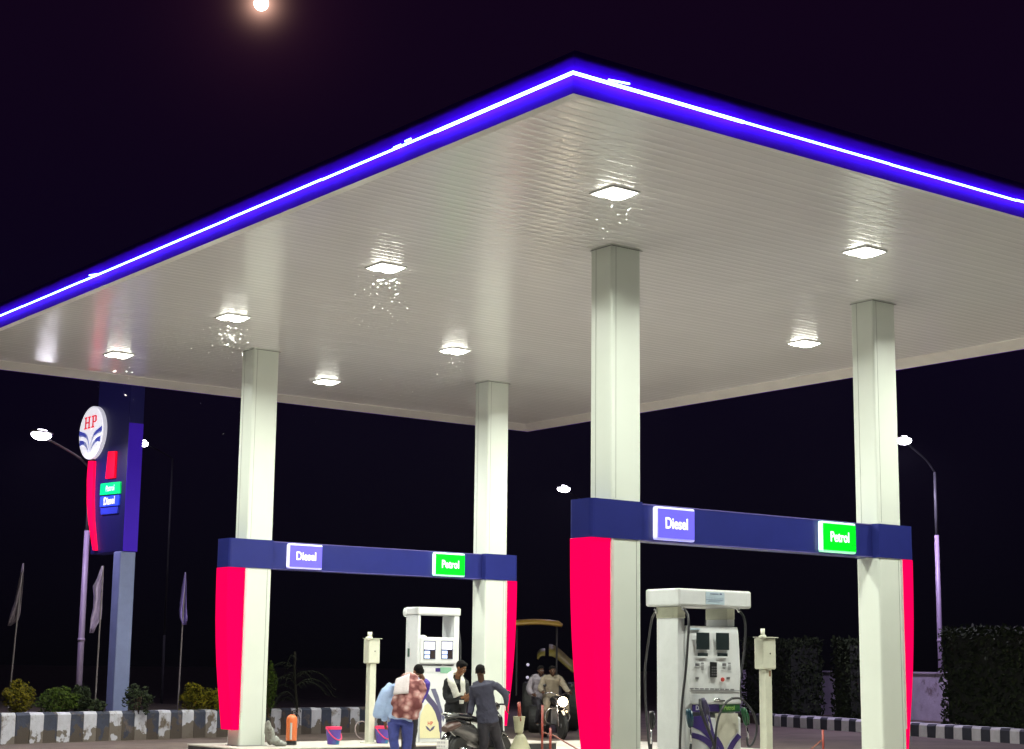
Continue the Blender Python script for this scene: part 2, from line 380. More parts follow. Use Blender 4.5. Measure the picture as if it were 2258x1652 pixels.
# ------------------------------------------------------------------ columns
REDP = mat('red_lit_panel', (.2, .0, .02), .9, spec=.0, var=.02, emit=(1.0, .0, .082), es=1.05)
PINK = mat('panel_edge_trim', (.62, .5, .5), .4)
SEAM = mat('cladding_seam', (.22, .23, .21), .5)
def fin_prof(out):    # protrusion against height
    return [(.45, .05), (.8, .095), (1.2, .15), (1.6, .195), (2.0, .228), (2.4, .25), (2.8, .262), (HBm-.004, .268)]
def column(x, y, sgn, label):
    t = thing('canopy_column', label, 'column', (x+CW/2, y+CD/2, 0), 'canopy columns')
    bm = bmesh.new(); r = .035; ztop = CZ+LIP+.01
    pts = []
    for cx, cy, a0 in ((x+CW-r, y+CD-r, 0), (x+r, y+CD-r, 90), (x+r, y+r, 180), (x+CW-r, y+r, 270)):
        for k in range(4): a = math.radians(a0+30*k); pts.append((cx+r*math.cos(a), cy+r*math.sin(a)))
    prism(bm, pts, 'z', 0, ztop); finish('shaft', bm, WHITE, t)
    bm = bmesh.new()
    box(bm, x+.002+.075, x+.082, y-.003, y+.006, HMm+.02, ztop-.02); box(bm, x-.003, x+.006, y+CD*.72, y+CD*.72+.006, HMm+.02, ztop-.02)
    box(bm, x+CW-.09, x+CW-.084, y-.003, y+.006, .1, HBm-.02)
    finish('seam', bm, SEAM, t)
    bm = bmesh.new()  # collar strip where the shaft meets the ceiling
    box(bm, x-.004, x+CW+.03, y-.006, y-.002, ztop-.030, ztop-.018); box(bm, x-.006, x-.002, y-.002, y+CD+.004, ztop-.030, ztop-.018)
    finish('collar', bm, SEAM, t)
    # red curved panel on the outer side
    pr = [(z, w+(.085 if sgn < 0 else 0)) for z, w in fin_prof(0)]; xs = x if sgn < 0 else x+CW
    poly = [(xs+sgn*.003, pr[0][0])]+[(xs+sgn*w, z) for z, w in pr]+[(xs+sgn*.003, pr[-1][0])]
    finish('red_panel', prism(bmesh.new(), poly, 'y', y+.012, y+CD-.012), REDP, t)
    finish('panel_trim', B(*(sorted((xs+sgn*.001, xs-sgn*.04))), y-.007, y-.001, .75, HBm-.006), PINK, t)
    finish('base_plate', B(x-.02, x+CW+.02, y-.02, y+CD+.02, .16, .178), GREY, t)
    return t
column(AX, AY, -1, 'front white column, the tallest, with a wide glowing red panel on its left side')
column(AX+SX, AY, 1, 'white column at the right with a thin glowing red panel on its right edge')
column(AX, AY+SY, -1, 'white column at the left behind the orange extinguisher with a red panel on its left')
column(AX+SX, AY+SY, 1, 'white column at the back behind the man in grey blue with a red strip on its right')
# ------------------------------------------------------------------ sign beams
DIE = mat('diesel_sign_face', (.1, .08, .5), .3, var=.05, emit=(.085, .075, .52), es=1.1)
PET = mat('petrol_sign_face', (.0, .4, .02), .3, var=.05, emit=(.0, .50, .0), es=1.1)
LITW = mat('lit_white', (.9, .9, .95), .4, emit=(.66, .66, 1.0), es=1.0)
LITV = mat('lit_lilac_edge', (.7, .7, .9), .4, emit=(.24, .22, .74), es=.85)
LITG = mat('lit_mint_edge', (.7, .9, .8), .4, emit=(.22, .85, .5), es=.9)
LITG2 = mat('lit_green_white', (.8, 1, .9), .4, emit=(.75, 1.0, .85), es=1.2)
def lightbox(par, nm, word, x0, x1, z0, z1, yf, face, edge, edge2, txt):
    b = finish(nm, B(x0, x1, yf-.065, yf+.02, z0, z1), edge, par, bevel=.02)
    f = finish('sign_face', B(x0+.028, x1-.012, yf-.071, yf-.0651, z0+.03, z1-.03), face, par)
    f.parent = b
    e_ = finish('side_glow', B(x0-.004, x0+.003, yf-.058, yf, z0+.03, z1-.03), edge2, par); e_.parent = b
    text_mesh('lettering', word, .215, txt, b, frontM((x0+x1)/2+.01, yf-.073, (z0+z1)/2), off=.004, squeeze=.80)
    return b
def beam(x, y, label, dx, px):
    t = thing('sign_beam', label, 'sign beam', (x+SX/2, y, HBm), 'navy sign beams between columns')
    e_ = .012; r = .06
    rec = .115
    for nm, xx0, xx1, sg in (('end_cap', x-.355, x+CW+e_, -1), ('end_cap', x+SX-e_, x+SX+CW+.27, 1)):
        # rounded outer corners
        pts = []
        ya, yb = y-e_, y+CD+e_
        if sg < 0:
            pts = [(xx1, ya), (xx1, yb)]+[(xx0+r-r*math.sin(a), yb-r+r*math.cos(a)) for a in (0, .5, 1.05, 1.57)]+[(xx0+r-r*math.cos(a), ya+r-r*math.sin(a)) for a in (0, .5, 1.05, 1.57)]
        else:
            pts = [(xx0, yb), (xx0, ya)]+[(xx1-r+r*math.sin(a), ya+r-r*math.cos(a)) for a in (0, .5, 1.05, 1.57)]+[(xx1-r+r*math.cos(a), yb-r+r*math.sin(a)) for a in (0, .5, 1.05, 1.57)]
        finish(nm, prism(bmesh.new(), pts, 'z', HBm, HMm), NAVY, t)
    bm = B(x+CW+e_+.002, x+SX-e_-.002, y+rec, y+CD-.06, HBm+.004, HMm-.004)
    finish('band', bm, NAVY, t)
    bm = bmesh.new(); box(bm, x+CW+e_+.004, x+SX-e_-.004, y+rec-.006, y+rec-.001, HMm-.02, HMm-.006); box(bm, x+CW+e_+.004, x+SX-e_-.004, y+rec-.006, y+rec-.001, HBm+.006, HBm+.018)
    finish('edge_trim', bm, mat('beam_trim', (.12, .10, .3), .4), t)
    lightbox(t, 'diesel_sign', 'Diesel', *dx, HBm+.03, HMm-.03, y+rec-.006, DIE, LITV, LITW, LITW)
    lightbox(t, 'petrol_sign', 'Petrol', *px, HBm+.03, HMm-.03, y+rec-.006, PET, LITG, LITG2, LITG2)
    return t
def xr(a, b, Y): return (aty(a, 1170, Y).x, aty(b, 1170, Y).x)
beam(AX, AY, 'navy sign beam joining the front column and the right column, higher in view', xr(1449, 1534, AY+.03), xr(1813.5, 1889, AY+.03))
beam(AX, AY+SY, 'navy sign beam joining the two back columns, lower at the left', (aty(637, 1230, AY+SY+.03).x, aty(712, 1230, AY+SY+.03).x), (aty(959, 1245, AY+SY+.03).x, aty(1026.5, 1245, AY+SY+.03).x))
# ------------------------------------------------------------------ islands
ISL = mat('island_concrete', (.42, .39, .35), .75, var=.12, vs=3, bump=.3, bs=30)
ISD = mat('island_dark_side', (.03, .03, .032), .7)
for lb, yy in (('raised concrete pump island under the front pump', AY), ('raised concrete pump island with buckets and the rear pump', AY+SY)):
    t = thing('pump_island', lb, 'pump island', (AX+SX/2, yy+CD/2, 0))
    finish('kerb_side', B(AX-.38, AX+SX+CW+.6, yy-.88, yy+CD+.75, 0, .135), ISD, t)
    finish('slab', B(AX-.40, AX+SX+CW+.62, yy-.90, yy+CD+.77, .137, .165), ISL, t, bevel=.01)
IZ = .165
# ------------------------------------------------------------------ fuel dispensers
BLUEG = mat('graphic_blue', (.035, .018, .15), .4)
GREYB = mat('graphic_slate', (.07, .06, .13), .4)
CREAMG = mat('graphic_cream', (.66, .62, .38), .4, var=.05)
GREENG = mat('graphic_green', (.015, .09, .025), .4)
SCREEN = mat('dark_screen', (.02, .028, .03), .15)
SCRL = mat('lit_screen', (.8, .8, .9), .3, emit=(.95, .92, 1.0), es=1.25)
SCRB = mat('lit_small_screen', (.6, .7, .9), .3, emit=(.55, .68, 1.0), es=1.1)
REDG = mat('graphic_red', (.5, .05, .04), .4)
HOSE = mat('hose_rubber', (.028, .028, .032), .5, var=.2)
STK = mat('sticker_blue_white', (.45, .56, .64), .5)
INK = mat('sticker_ink', (.14, .17, .3), .6)
def rectY(par, nm, px, Y, th, m, bevel=0, prnt_sub=None):
    a = aty(px[0], px[1], Y); b = aty(px[2], px[3], Y)
    o = finish(nm, B(a.x, b.x, Y-th, Y+.001, b.z, a.z), m, par, bevel=bevel)
    if prnt_sub is not None: o.parent = prnt_sub
    return o
def polyY(par, nm, pts, Y, th, m):
    q = [aty(a, b, Y) for a, b in pts]
    return finish(nm, prism(bmesh.new(), [(v.x, v.z) for v in q], 'y', Y-th, Y+.001), m, par)
def ribbon(pts, w):
    L, R = [], []
    for i, p in enumerate(pts):
        a = pts[max(i-1, 0)]; b = pts[min(i+1, len(pts)-1)]; dx, dy = b[0]-a[0], b[1]-a[1]; l = math.hypot(dx, dy) or 1
        ww = w if not isinstance(w, (list, tuple)) else w[i]
        L.append((p[0]-dy/l*ww, p[1]+dx/l*ww)); R.append((p[0]+dy/l*ww, p[1]-dx/l*ww))
    return L+R[::-1]
def arc(pts, n=5):
    return [(v.x, v.y) for v in smooth_path([Vector((a, b, 0)) for a, b in pts], n)]
z1 = lambda a, b: (1378.2+a*.2325, 1267.9+b*.2325)     # photo detail coordinates of the front pump
def zr(x0, y0, x1, y1): return (*z1(x0, y0), *z1(x1, y1))
# ---- front pump
p1 = thing('fuel_pump', 'big white fuel pump under the front beam with two dark screens and black hoses', 'fuel pump', (16.4, 17.2, IZ))
PX, PY = 15.91, 17.02
finish('header', B(15.80, 17.19, 16.87, 17.56, 2.462, 2.70), PUMPW, p1, bevel=.025)
finish('pillar', B(PX, PX+.13, PY, PY+.43, IZ, 2.459), PUMPW, p1, bevel=.012)
finish('pillar', B(16.86, 17.0, PY, PY+.43, 2.205, 2.459), PUMPW, p1, bevel=.012)
for xx in (PX-.005, 16.855): finish('pillar_collar', B(xx, xx+.145, PY-.006, PY+.436, 2.30, 2.456), CREAM, p1, bevel=.01)
FY = 16.93
body = bmesh.new(); prism(body, [(17.46, IZ), (17.46, 2.2), (16.99, 2.2), (16.97, 2.1), (16.94, 1.6), (16.93, 1.15), (17.05, 1.05), (17.05, 1.0), (16.95, .95), (16.95, IZ)], 'x', 16.045, 17.03)
finish('cabinet', body, PUMPW, p1, bevel=.012)
hd = FY-.002
for r_ in (zr(675, 545, 800, 710), zr(862, 548, 986, 713)): rectY(p1, 'display', r_, hd, .005, SCREEN, .002)
for r_ in (zr(688, 740, 785, 772), zr(876, 741, 972, 774)): rectY(p1, 'small_display', r_, hd, .005, SCREEN, .002)
kp = rectY(p1, 'keypad', zr(803, 826, 865, 972), hd, .02, BLK, .006)
bm = bmesh.new()
for i in range(3):
    for j in range(4):
        a = aty(*z1(812+i*17, 868+j*24), hd); box(bm, a.x, a.x+.022, hd-.026, hd-.02, a.z-.02, a.z)
ob = finish('keypad_key', bm, GREY, p1); ob.parent = kp
bm = bmesh.new()
for (a, b, c, d) in ((665, 838, 706, 865), (722, 832, 748, 845), (922, 838, 960, 865), (978, 832, 1002, 845), (667, 968, 700, 992), (962, 968, 995, 992), (668, 878, 704, 882), (668, 890, 704, 894), (925, 878, 958, 882), (925, 890, 958, 894)):
    p_ = aty(*z1(a, b), hd); q_ = aty(*z1(c, d), hd); box(bm, p_.x, q_.x, hd-.0015, hd, q_.z, p_.z)
for i in range(5):
    for x0 in (722, 978):
        p_ = aty(*z1(x0, 852+i*11), hd); q_ = aty(*z1(x0+26, 858+i*11), hd); box(bm, p_.x, q_.x, hd-.0015, hd, q_.z, p_.z)
finish('printed_marks', bm, GREY, p1)
a = aty(*z1(918, 992), hd); finish('stop_button', lathe(bmesh.new(), (a.x, hd-.006, a.z), [(.028, 0), (.03, .012), (.024, .026), (.008, .03)], 14, Matrix.Rotation(PI/2, 3, 'X')), REDG, p1)
bm = bmesh.new()
for i in range(9):
    x0 = 615+i*48; p_ = aty(*z1(x0, 1073+i), hd); q_ = aty(*z1(x0+34, 1084+i), hd); box(bm, p_.x, q_.x, hd-.005, hd, q_.z, p_.z)
p_ = aty(*z1(575, 1097), hd); q_ = aty(*z1(1020, 1101), hd); box(bm, 16.07, 17.0, hd-.006, hd, q_.z, q_.z+.008)
finish('brand_strip', bm, GREY, p1)
finish('head_badge', B(16.10, 16.27, 16.955, 16.985, 2.145, 2.165), STK, p1)
# sticker on the header
st = rectY(p1, 'header_sticker', zr(765, 160, 942, 285), 16.869, .003, STK)
bm = bmesh.new()
for (a, b, c, d) in ((810, 176, 885, 186), (900, 176, 918, 190), (768, 212, 936, 220), (768, 234, 930, 238), (790, 252, 900, 256)):
    p_ = aty(*z1(a, b), 16.865); q_ = aty(*z1(c, d), 16.865); box(bm, p_.x, q_.x, 16.862, 16.8655, q_.z, p_.z)
ob = finish('sticker_print', bm, INK, p1); ob.parent = st
# labels and graphics on the lower cabinet
LYf = 16.948
lb1 = rectY(p1, 'fuel_label', zr(636, 1228, 890, 1296), LYf, .006, BLUEG); lb2 = rectY(p1, 'fuel_label', zr(892, 1228, 1088, 1296), LYf, .006, GREENG)
tw = mat('printed_white', (.6, .62, .6), .5); tl = mat('printed_lime', (.25, .42, .1), .5)
a = aty(*z1(720, 1262), LYf); o = text_mesh('lettering', 'Diesel', .085, tw, lb1, frontM(a.x, LYf-.008, a.z), .002, .001)
a = aty(*z1(985, 1262), LYf); o = text_mesh('lettering', 'Petrol', .085, tl, lb2, frontM(a.x, LYf-.008, a.z), .002, .001)
Z = lambda L: [z1(a, b) for a, b in L]
polyY(p1, 'blue_graphic', Z([(632, 1345), (800, 1325), (840, 1480), (870, 1600), (900, 1680), (862, 1690), (800, 1560), (720, 1480), (632, 1440)]), LYf, .004, BLUEG)
polyY(p1, 'blue_graphic', Z(ribbon(arc([(632, 1520), (720, 1545), (800, 1600), (850, 1690), (870, 1790)]), 26)), LYf, .005, BLUEG)
polyY(p1, 'blue_graphic', Z(ribbon(arc([(1086, 1520), (1030, 1590), (985, 1680), (955, 1800)]), 24)), LYf, .005, BLUEG)
polyY(p1, 'blue_graphic', Z(ribbon(arc([(860, 1545), (905, 1620), (930, 1700), (945, 1820)]), 22)), LYf, .006, BLUEG)
polyY(p1, 'cream_graphic', Z([(850, 1310), (1070, 1312), (1075, 1480), (1000, 1560), (950, 1660), (930, 1660), (880, 1520)]), LYf, .003, mat('graphic_pale', (.56, .55, .46), .4))
finish('side_vent', B(PX-.006, PX-.001, *sorted((atx(*z1(385, 1600), PX-.006).y, atx(*z1(420, 1600), PX-.006).y)), .30, .48), BLK, p1)
# hoses
def hose(par, pts, r=.018):
    return finish('hose', T(smooth_path(pts), r, 8), HOSE, par, smooth=True)
def zy(a, b, Y): return aty(*z1(a, b), Y)
hose(p1, [zy(560, 318, 16.93), zy(598, 390, 16.8), zy(603, 500, 16.76), zy(590, 720, 16.76), zy(572, 950, 16.78), zy(548, 1150, 16.8), zy(530, 1400, 16.82), zy(522, 1700, 16.85), zy(560, 1900, 16.85), zy(610, 1760, 16.87), zy(625, 1600, 16.87)])
hose(p1, [zy(1090, 345, 17.0), zy(1125, 400, 16.95), zy(1142, 500, 16.95), zy(1135, 680, 16.95), zy(1112, 860, 16.95), zy(1090, 1010, 16.95), zy(1100, 1180, 16.93)])
hose(p1, [zy(290, 350, 17.45), zy(255, 420, 17.6), zy(232, 560, 17.7), zy(205, 760, 17.8), zy(190, 930, 17.85), zy(200, 1300, 17.8), zy(240, 1700, 17.7), zy(250, 1560, 17.6)])
hose(p1, [zy(800, 370, 17.5), zy(775, 430, 17.55), zy(770, 500, 17.55)])
hose(p1, [zy(712, 1180, 16.86), zy(720, 1280, 16.8), zy(760, 1400, 16.78), zy(810, 1520, 16.78), zy(840, 1620, 16.8), zy(800, 1700, 16.8), zy(830, 1850, 16.82)], .02)
hose(p1, [zy(1010, 1175, 16.86), zy(960, 1210, 16.8), zy(905, 1300, 16.78), zy(872, 1420, 16.78), zy(858, 1560, 16.78), zy(850, 1750, 16.8)], .016)
hose(p1, [zy(1010, 1172, 16.86), zy(1090, 1172, 16.84), zy(1160, 1230, 16.82), zy(1225, 1330, 16.8), zy(1250, 1460, 16.8), zy(1215, 1590, 16.8), zy(1170, 1625, 16.82), zy(1155, 1540, 16.84)], .016)
# nozzles
def nozzle(par, p, d, m, lab_):
    d = Vector(d).normalized(); p = Vector(p); bm = bmesh.new()
    tube(bm, [p, p+d*.05, p+d*.16, p+d*.24], [.03, .042, .038, .026], 10)
    s_ = Vector((0, -1, 0)); tube(bm, [p+d*.02+s_*.05, p+d*.14+s_*.075, p+d*.24+s_*.04], .011, 6)
    o = finish('nozzle', bm, m, par, smooth=True); o['label'] = lab_
    e_ = p+d*.24; sp_ = finish('spout', T([e_, e_+d*.12, e_+d*.16+Vector((0, 0, -.05))], [.014, .013, .012], 8), CHR, par, smooth=True); sp_.parent = o
    return o
GRN = mat('green_nozzle', (.01, .08, .03), .35); TEAL = mat('teal_nozzle', (.012, .05, .08), .35)
nozzle(p1, zy(1120, 1260, 16.84), (.25, 0, -1), GRN, 'green nozzle hanging at the right')
nozzle(p1, zy(600, 1270, 16.86), (.12, 0, -1), TEAL, 'teal nozzle hanging at the left')
nozzle(p1, zy(255, 1290, 17.6), (-.05, 0, -1), BLK, 'black nozzle on the far side')
nozzle(p1, zy(735, 1170, 16.85), (.35, 0, -1), GREYB, 'dark nozzle holstered at the front')
bm = bmesh.new(); ell(bm, zy(872, 1182, 16.9), (.06, .03, .028)); finish('nozzle_cap', bm, CHR, p1, smooth=True)
finish('nozzle_boot', B(zy(835, 1185, 16.95).x, zy(920, 1185, 16.95).x, 16.88, 16.948, zy(0, 1205, 16.95).z, zy(0, 1188, 16.95).z), BLK, p1, bevel=.01)
for a, b, Y in ((548, 312, 16.95), (1075, 335, 17.0), (292, 345, 17.47), (802, 365, 17.5)): finish('hose_joint', T([zy(a-14, b-14, Y), zy(a, b-4, Y-.03), zy(a+6, b+14, Y-.06)], .02, 8), CHR, p1, smooth=True)
# ---- rear pump
z3 = lambda a, b: (771.8+a*.13428, 1312+b*.13428)
p2 = thing('fuel_pump', 'white fuel pump behind the stooping man with lit screens and a square opening', 'fuel pump', (19, 27.3, IZ))
QX, QY, QW, QD = 18.47, 27.075, 1.0, .42
P2T = 2.735
def y3(a, b, Y=QY): return aty(*z3(a, b), Y)
xo0, xo1 = y3(1165, 500).x, y3(1715, 500).x; zo0, zo1 = y3(0, 1120).z, y3(1165, 325).z; zop = y3(1165, 690).z
bm = bmesh.new()
finish('header', B(QX-.01, QX+QW+.01, QY-.02, QY+QD+.02, zo1, P2T), PUMPW, p2, bevel=.025)
finish('pillar', B(QX, xo0, QY, QY+QD, IZ, zo1-.003), PUMPW, p2, bevel=.015)
finish('pillar', B(xo1, QX+QW-.01, QY, QY+QD, IZ, zo1-.003), PUMPW, p2, bevel=.015)
finish('display_head', B(xo0-.03, xo1+.03, QY-.06, QY+QD+.02, zo0, zop), PUMPW, p2, bevel=.03)
finish('lower_cabinet', B(xo0+.002, xo1-.002, QY-.03, QY+QD-.02, IZ, zo0-.03), PUMPG, p2, bevel=.01)
pts = [(xo1-.002, QY+QD-.03), (xo1-.002, QY+.03), (xo1-.1, QY+QD-.03)]
hd2 = QY-.061
for x0, x1 in ((1212, 1398), (1500, 1683)):
    d_ = rectY(p2, 'display', (*z3(x0, 755), *z3(x1, 1055)), hd2, .012, mat('navy_bezel', (.02, .03, .1), .3), .006)
    for nm, r_, m_ in (('lit_screen', (x0+12, 770, x1-8, 895), SCRL), ('lit_screen', (x0+12, 918, x0+96, 975), SCRB), ('lit_screen', (x0+12, 990, x0+94, 1042), SCRB), ('dark_screen', (x0+106, 912, x1-6, 1042), mat('dark_brown_screen', (.03, .02, .02), .3))):
        rectY(p2, nm, (*z3(r_[0], r_[1]), *z3(r_[2], r_[3])), hd2-.012, .003, m_, 0, d_)
bm = bmesh.new()
for x0, x1 in ((1160, 1410), (1450, 1690)):
    a = y3(x0, 1127, QY-.06); b = y3(x1, 1142, QY-.06); box(bm, a.x, b.x, QY-.05, QY-.031, a.z-.02, a.z)
finish('slot', bm, GREY, p2)
LY2 = QY-.031
rectY(p2, 'fuel_label', (*z3(1235, 1200), *z3(1400, 1262)), LY2, .005, mat('label_white', (.6, .6, .62), .4)); rectY(p2, 'fuel_label', (*z3(1402, 1200), *z3(1480, 1262)), LY2, .005, BLUEG)
rectY(p2, 'fuel_label', (*z3(1484, 1190), *z3(1660, 1285)), LY2, .005, mat('label_green', (.2, .4, .28), .4))
rectY(p2, 'side_plate', (*z3(1200, 1290), *z3(1700, 2330)), LY2, .003, PUMPW)
z2 = lambda a, b: (799.3+a*.1709, 1405.7+b*.1709)
def Z2(L): return [z2(a, b) for a, b in L]
polyY(p2, 'cream_graphic', Z2([(740, 1300), (735, 1150), (750, 1000), (800, 880), (840, 850), (900, 905), (960, 1010), (990, 1150), (1000, 1300)]), LY2, .006, CREAMG)
polyY(p2, 'slate_graphic', Z2(ribbon(arc([(790, 700), (850, 790), (930, 890), (985, 1030), (1005, 1180), (1008, 1310)]), [34]*6+[34]*6+[30]*5+[20]*5+[8]*4)), LY2, .007, GREYB)
polyY(p2, 'slate_graphic', Z2([(880, 665), (940, 660), (980, 760), (1010, 880), (1060, 1040), (1040, 1090), (985, 930), (925, 780)]), LY2, .007, mat('graphic_light_slate', (.12, .12, .20), .4))
# company crest on the pump
polyY(p2, 'crest', Z2([(812, 1140), (835, 1150), (860, 1175), (872, 1195), (885, 1175), (910, 1150), (935, 1140), (915, 1185), (872, 1215), (832, 1185)]), LY2-.006, .003, GREYB)
a = aty(*z2(872, 1112), LY2-.006); o = text_mesh('crest_letters', 'HP', .10, REDG, p2, frontM(a.x, LY2-.009, a.z), .002, .001)
a = atx(*z3(965, 930), QX-.001); finish('side_reader', B(QX-.012, QX-.001, a.y-.03, a.y+.03, a.z-.10, a.z+.06), mat('reader_green', (.05, .1, .08), .3), p2)
a = atx(*z3(975, 820), QX-.001); finish('side_badge', B(QX-.01, QX-.001, a.y-.02, a.y+.02, a.z-.05, a.z+.05), PUMPG, p2)
bm = bmesh.new(); ell(bm, (QX+.0, QY+QD+.02, P2T-.1), (.05, .06, .09)); finish('side_lamp', bm, PUMPG, p2, smooth=True)
bm = bmesh.new(); ell(bm, y3(1190, 690, QY+.1)+Vector((0, 0, -.02)), (.1, .09, .06)); finish('cloth_on_head', bm, PUMPW, p2, smooth=True)
hose(p2, [(QX+QW, QY+.1, 2.45), (QX+QW+.03, QY+.02, 2.1), (QX+QW+.03, QY, 1.6), (QX+QW+.04, QY-.03, 1.1)], .014)
# ------------------------------------------------------------------ control posts with boxes
def ctrl(label, X, Y, bw, bd, zb, zt, pw_, hood):
    t = thing('control_post', label, 'control post', (X, Y, IZ), 'cream control posts with boxes')
    finish('post', B(X-pw_/2, X+pw_/2, Y-pw_/2, Y+pw_/2, IZ, zb), CREAM, t, bevel=.006)
    finish('foot_plate', B(X-pw_, X+pw_, Y-pw_*.9, Y+pw_*.9, IZ, IZ+.02), CREAM, t)
    finish('box', B(X-bw/2, X+bw/2, Y-bd/2, Y+bd/2, zb, zt), CREAM, t, bevel=.02)
    finish('lid', B(X-bw/2-.01, X+bw/2+.03, Y-bd/2-.02, Y+bd/2+.01, zt+.002, zt+.014), CREAM, t)
    finish('keyhole', lathe(bmesh.new(), (X+.01, Y-bd/2-.001, (zb+zt)/2+.0), [(.012, 0), (.012, .004)], 10, Matrix.Rotation(PI/2, 3, 'X')), BLK, t)
    bm = bmesh.new(); tube(bm, [(X-bw/2+.03, Y-bd/2+.03, zt), (X-bw/2+.03, Y-bd/2+.03, zt+.13)], .045 if hood else .03, 10)
    tube(bm, [(X-bw/2-.06, Y-bd/2+.0, zt-.0), (X-bw/2+.06, Y-bd/2+.02, zt+.02)], .04 if hood else .03, 10)
    finish('pipe_cap', bm, CREAM, t, smooth=True)
    return t
a = aty(818, 1500, AY+SY+.1); ctrl('cream post with a metal box standing on the rear island left of the pump', a.x, AY+SY+.1, .25, .2, aty(818, 1463, AY+SY).z, aty(818, 1409, AY+SY).z, .135, True)
a = aty(1688, 1500, AY+.2); t = ctrl('stained cream post with a metal box beside the front pump at its right', a.x, AY+.2, .27, .18, aty(1688, 1476, AY+.2).z, aty(1688, 1407, AY+.2).z, .13, False)
finish('rust_stain', B(a.x+.005, a.x+.04, AY+.2-.0685, AY+.2-.066, 1.52, 1.60), mat('rust', (.22, .11, .05), .8), t)
# ------------------------------------------------------------------ price totem
TD = 37.0
n0 = at(270, 1215, TD)       # bottom near corner between sign face (-X) and violet edge (-Y)
TX, TY, TZ0 = n0.x, n0.y, n0.z
TZ1 = at(286, 868, TD).z
tot = thing('price_sign', 'tall price sign with round lit emblem, red blade and violet side behind the left kerb', 'price sign', (TX+.25, TY+.2, .45))
VIO = mat('violet_lit_side', (.03, .008, .22), .5, var=.05, spec=.1, emit=(.036, .009, .34), es=.62)
NV2 = mat('dark_navy_panel', (.006, .006, .05), .4, var=.1, spec=.2, emit=(.004, .003, .022), es=1.0)
TWY = 1.75; TWX = .36
finish('body', B(TX+.004, TX+TWX, TY+.012, TY+TWY, TZ0, TZ1+.6), NV2, tot, bevel=.02)
finish('side_panel', B(TX+.01, TX+TWX-.01, TY-.006, TY+.01, TZ0, at(288, 925, TD).z), VIO, tot)
lx = atx(258, 1400, TX+.0)
finish('leg', B(TX-.03, TX+.33, TY+.02, TY+.40, .3, TZ0-.003), mat('leg_grey_blue', (.15, .18, .33), .5, var=.1, vs=3), tot, bevel=.02)
# red blade along the far edge (curved)
def tX(px, py): return atx(px, py, TX-.02)
yf = TY+TWY
bl = [(yf-.02, tX(210, 1017).z)]
outer = [(198, 1017), (195, 1060), (195, 1110), (198, 1150), (204, 1190), (208, 1214)]
inner = [(214, 1214), (208, 1150), (207, 1100), (208, 1060), (210, 1017)]
polyb = [(tX(a, b).y, tX(a, b).z) for a, b in outer+inner]
finish('red_blade', prism(bmesh.new(), polyb, 'x', TX-.06, TX+.05), mat('red_lit_blade', (.5, 0, .03), .35, emit=(1.0, .0, .05), es=1.0), tot)
def tpanel(nm, pts, m, th=.03, dx=0):
    q = [(tX(a, b).y, tX(a, b).z) for a, b in pts]
    return finish(nm, prism(bmesh.new(), q, 'x', TX-th-dx, TX+.003-dx), m, tot)
tpanel('red_badge', [(241, 996), (257, 995), (254, 1054), (235, 1056)], mat('red_lit_badge', (.5, 0, .02), .3, emit=(.85, .0, .018), es=1), .05)
gp = tpanel('petrol_panel', [(223, 1067), (266, 1062), (265, 1088), (221, 1092)], mat('green_lit_panel', (0, .4, .1), .3, emit=(.0, .52, .10), es=1))
bp_ = tpanel('diesel_panel', [(222, 1096), (264, 1091), (262, 1114), (221, 1118)], mat('blue_lit_panel', (.02, .05, .5), .3, emit=(.012, .035, .52), es=1))
tpanel('blank_panel', [(222, 1121), (261, 1117), (259, 1132), (223, 1135)], mat('dim_blue_panel', (.02, .03, .3), .3, emit=(.008, .014, .14), es=.8))
def sideM(px, py, dx):
    v = tX(px, py); return Matrix.Translation((TX-dx, v.y, v.z)) @ Matrix.Rotation(-PI/2, 4, 'Z') @ Matrix.Rotation(PI/2, 4, 'X')
pi_ = Matrix.Translation(-Vector(tot.location))
o = text_mesh('lettering', 'Petrol', .19, mat('mint_text', (.5, .9, .7), .4, emit=(.25, .8, .5), es=1), gp, sideM(244, 1077, .035), .002, .002)
o = text_mesh('lettering', 'Diesel', .24, mat('lilac_text', (.6, .6, .9), .4, emit=(.40, .36, .85), es=1), bp_, sideM(242, 1105, .035), .006, .002)
# emblem disc
DCx = atx(207, 955, TX-.02); dc = Vector((TX-.02, DCx.y, DCx.z))
rz = abs(tX(207, 897).z-tX(207, 1012).z)/2; ry = abs(atx(181, 955, TX-.02).y-atx(234, 955, TX-.02).y)/2
print('disc radii', rz, ry)
DW = mat('emblem_white', (.85, .85, .88), .35, emit=(.78, .76, .82), es=.95)
DR = mat('emblem_rim', (.6, .6, .62), .35, emit=(.55, .54, .62), es=.9)
def disc(bm, cx, r_y, r_z, x0, x1, n=48): return prism(bm, [(cx.y+r_y*math.cos(2*PI*k/n), cx.z+r_z*math.sin(2*PI*k/n)) for k in range(n)], 'x', x0, x1)
em = finish('emblem', disc(bmesh.new(), dc, ry*.95, rz*.95, TX-.10, TX-.085), DW, tot)
rim = finish('emblem_rim', disc(bmesh.new(), dc, ry, rz, TX-.084, TX+.03), DR, tot); rim.parent = em
finish('emblem_neck', B(TX-.05, TX+.03, dc.y-.08, dc.y+.08, dc.z-rz-.06, dc.z-rz+.02), BLK, tot)
def dl(u, v): return (dc.y-u*ry, dc.z+v*rz)      # u right on the face, v up (unit disc)
LR = mat('emblem_red', (.5, .02, .03), .4, emit=(.62, .02, .05), es=.9); LB = mat('emblem_blue', (.03, .05, .35), .4, emit=(.05, .06, .36), es=.9); LGm = mat('emblem_grey', (.3, .32, .5), .4, emit=(.2, .22, .42), es=.9)
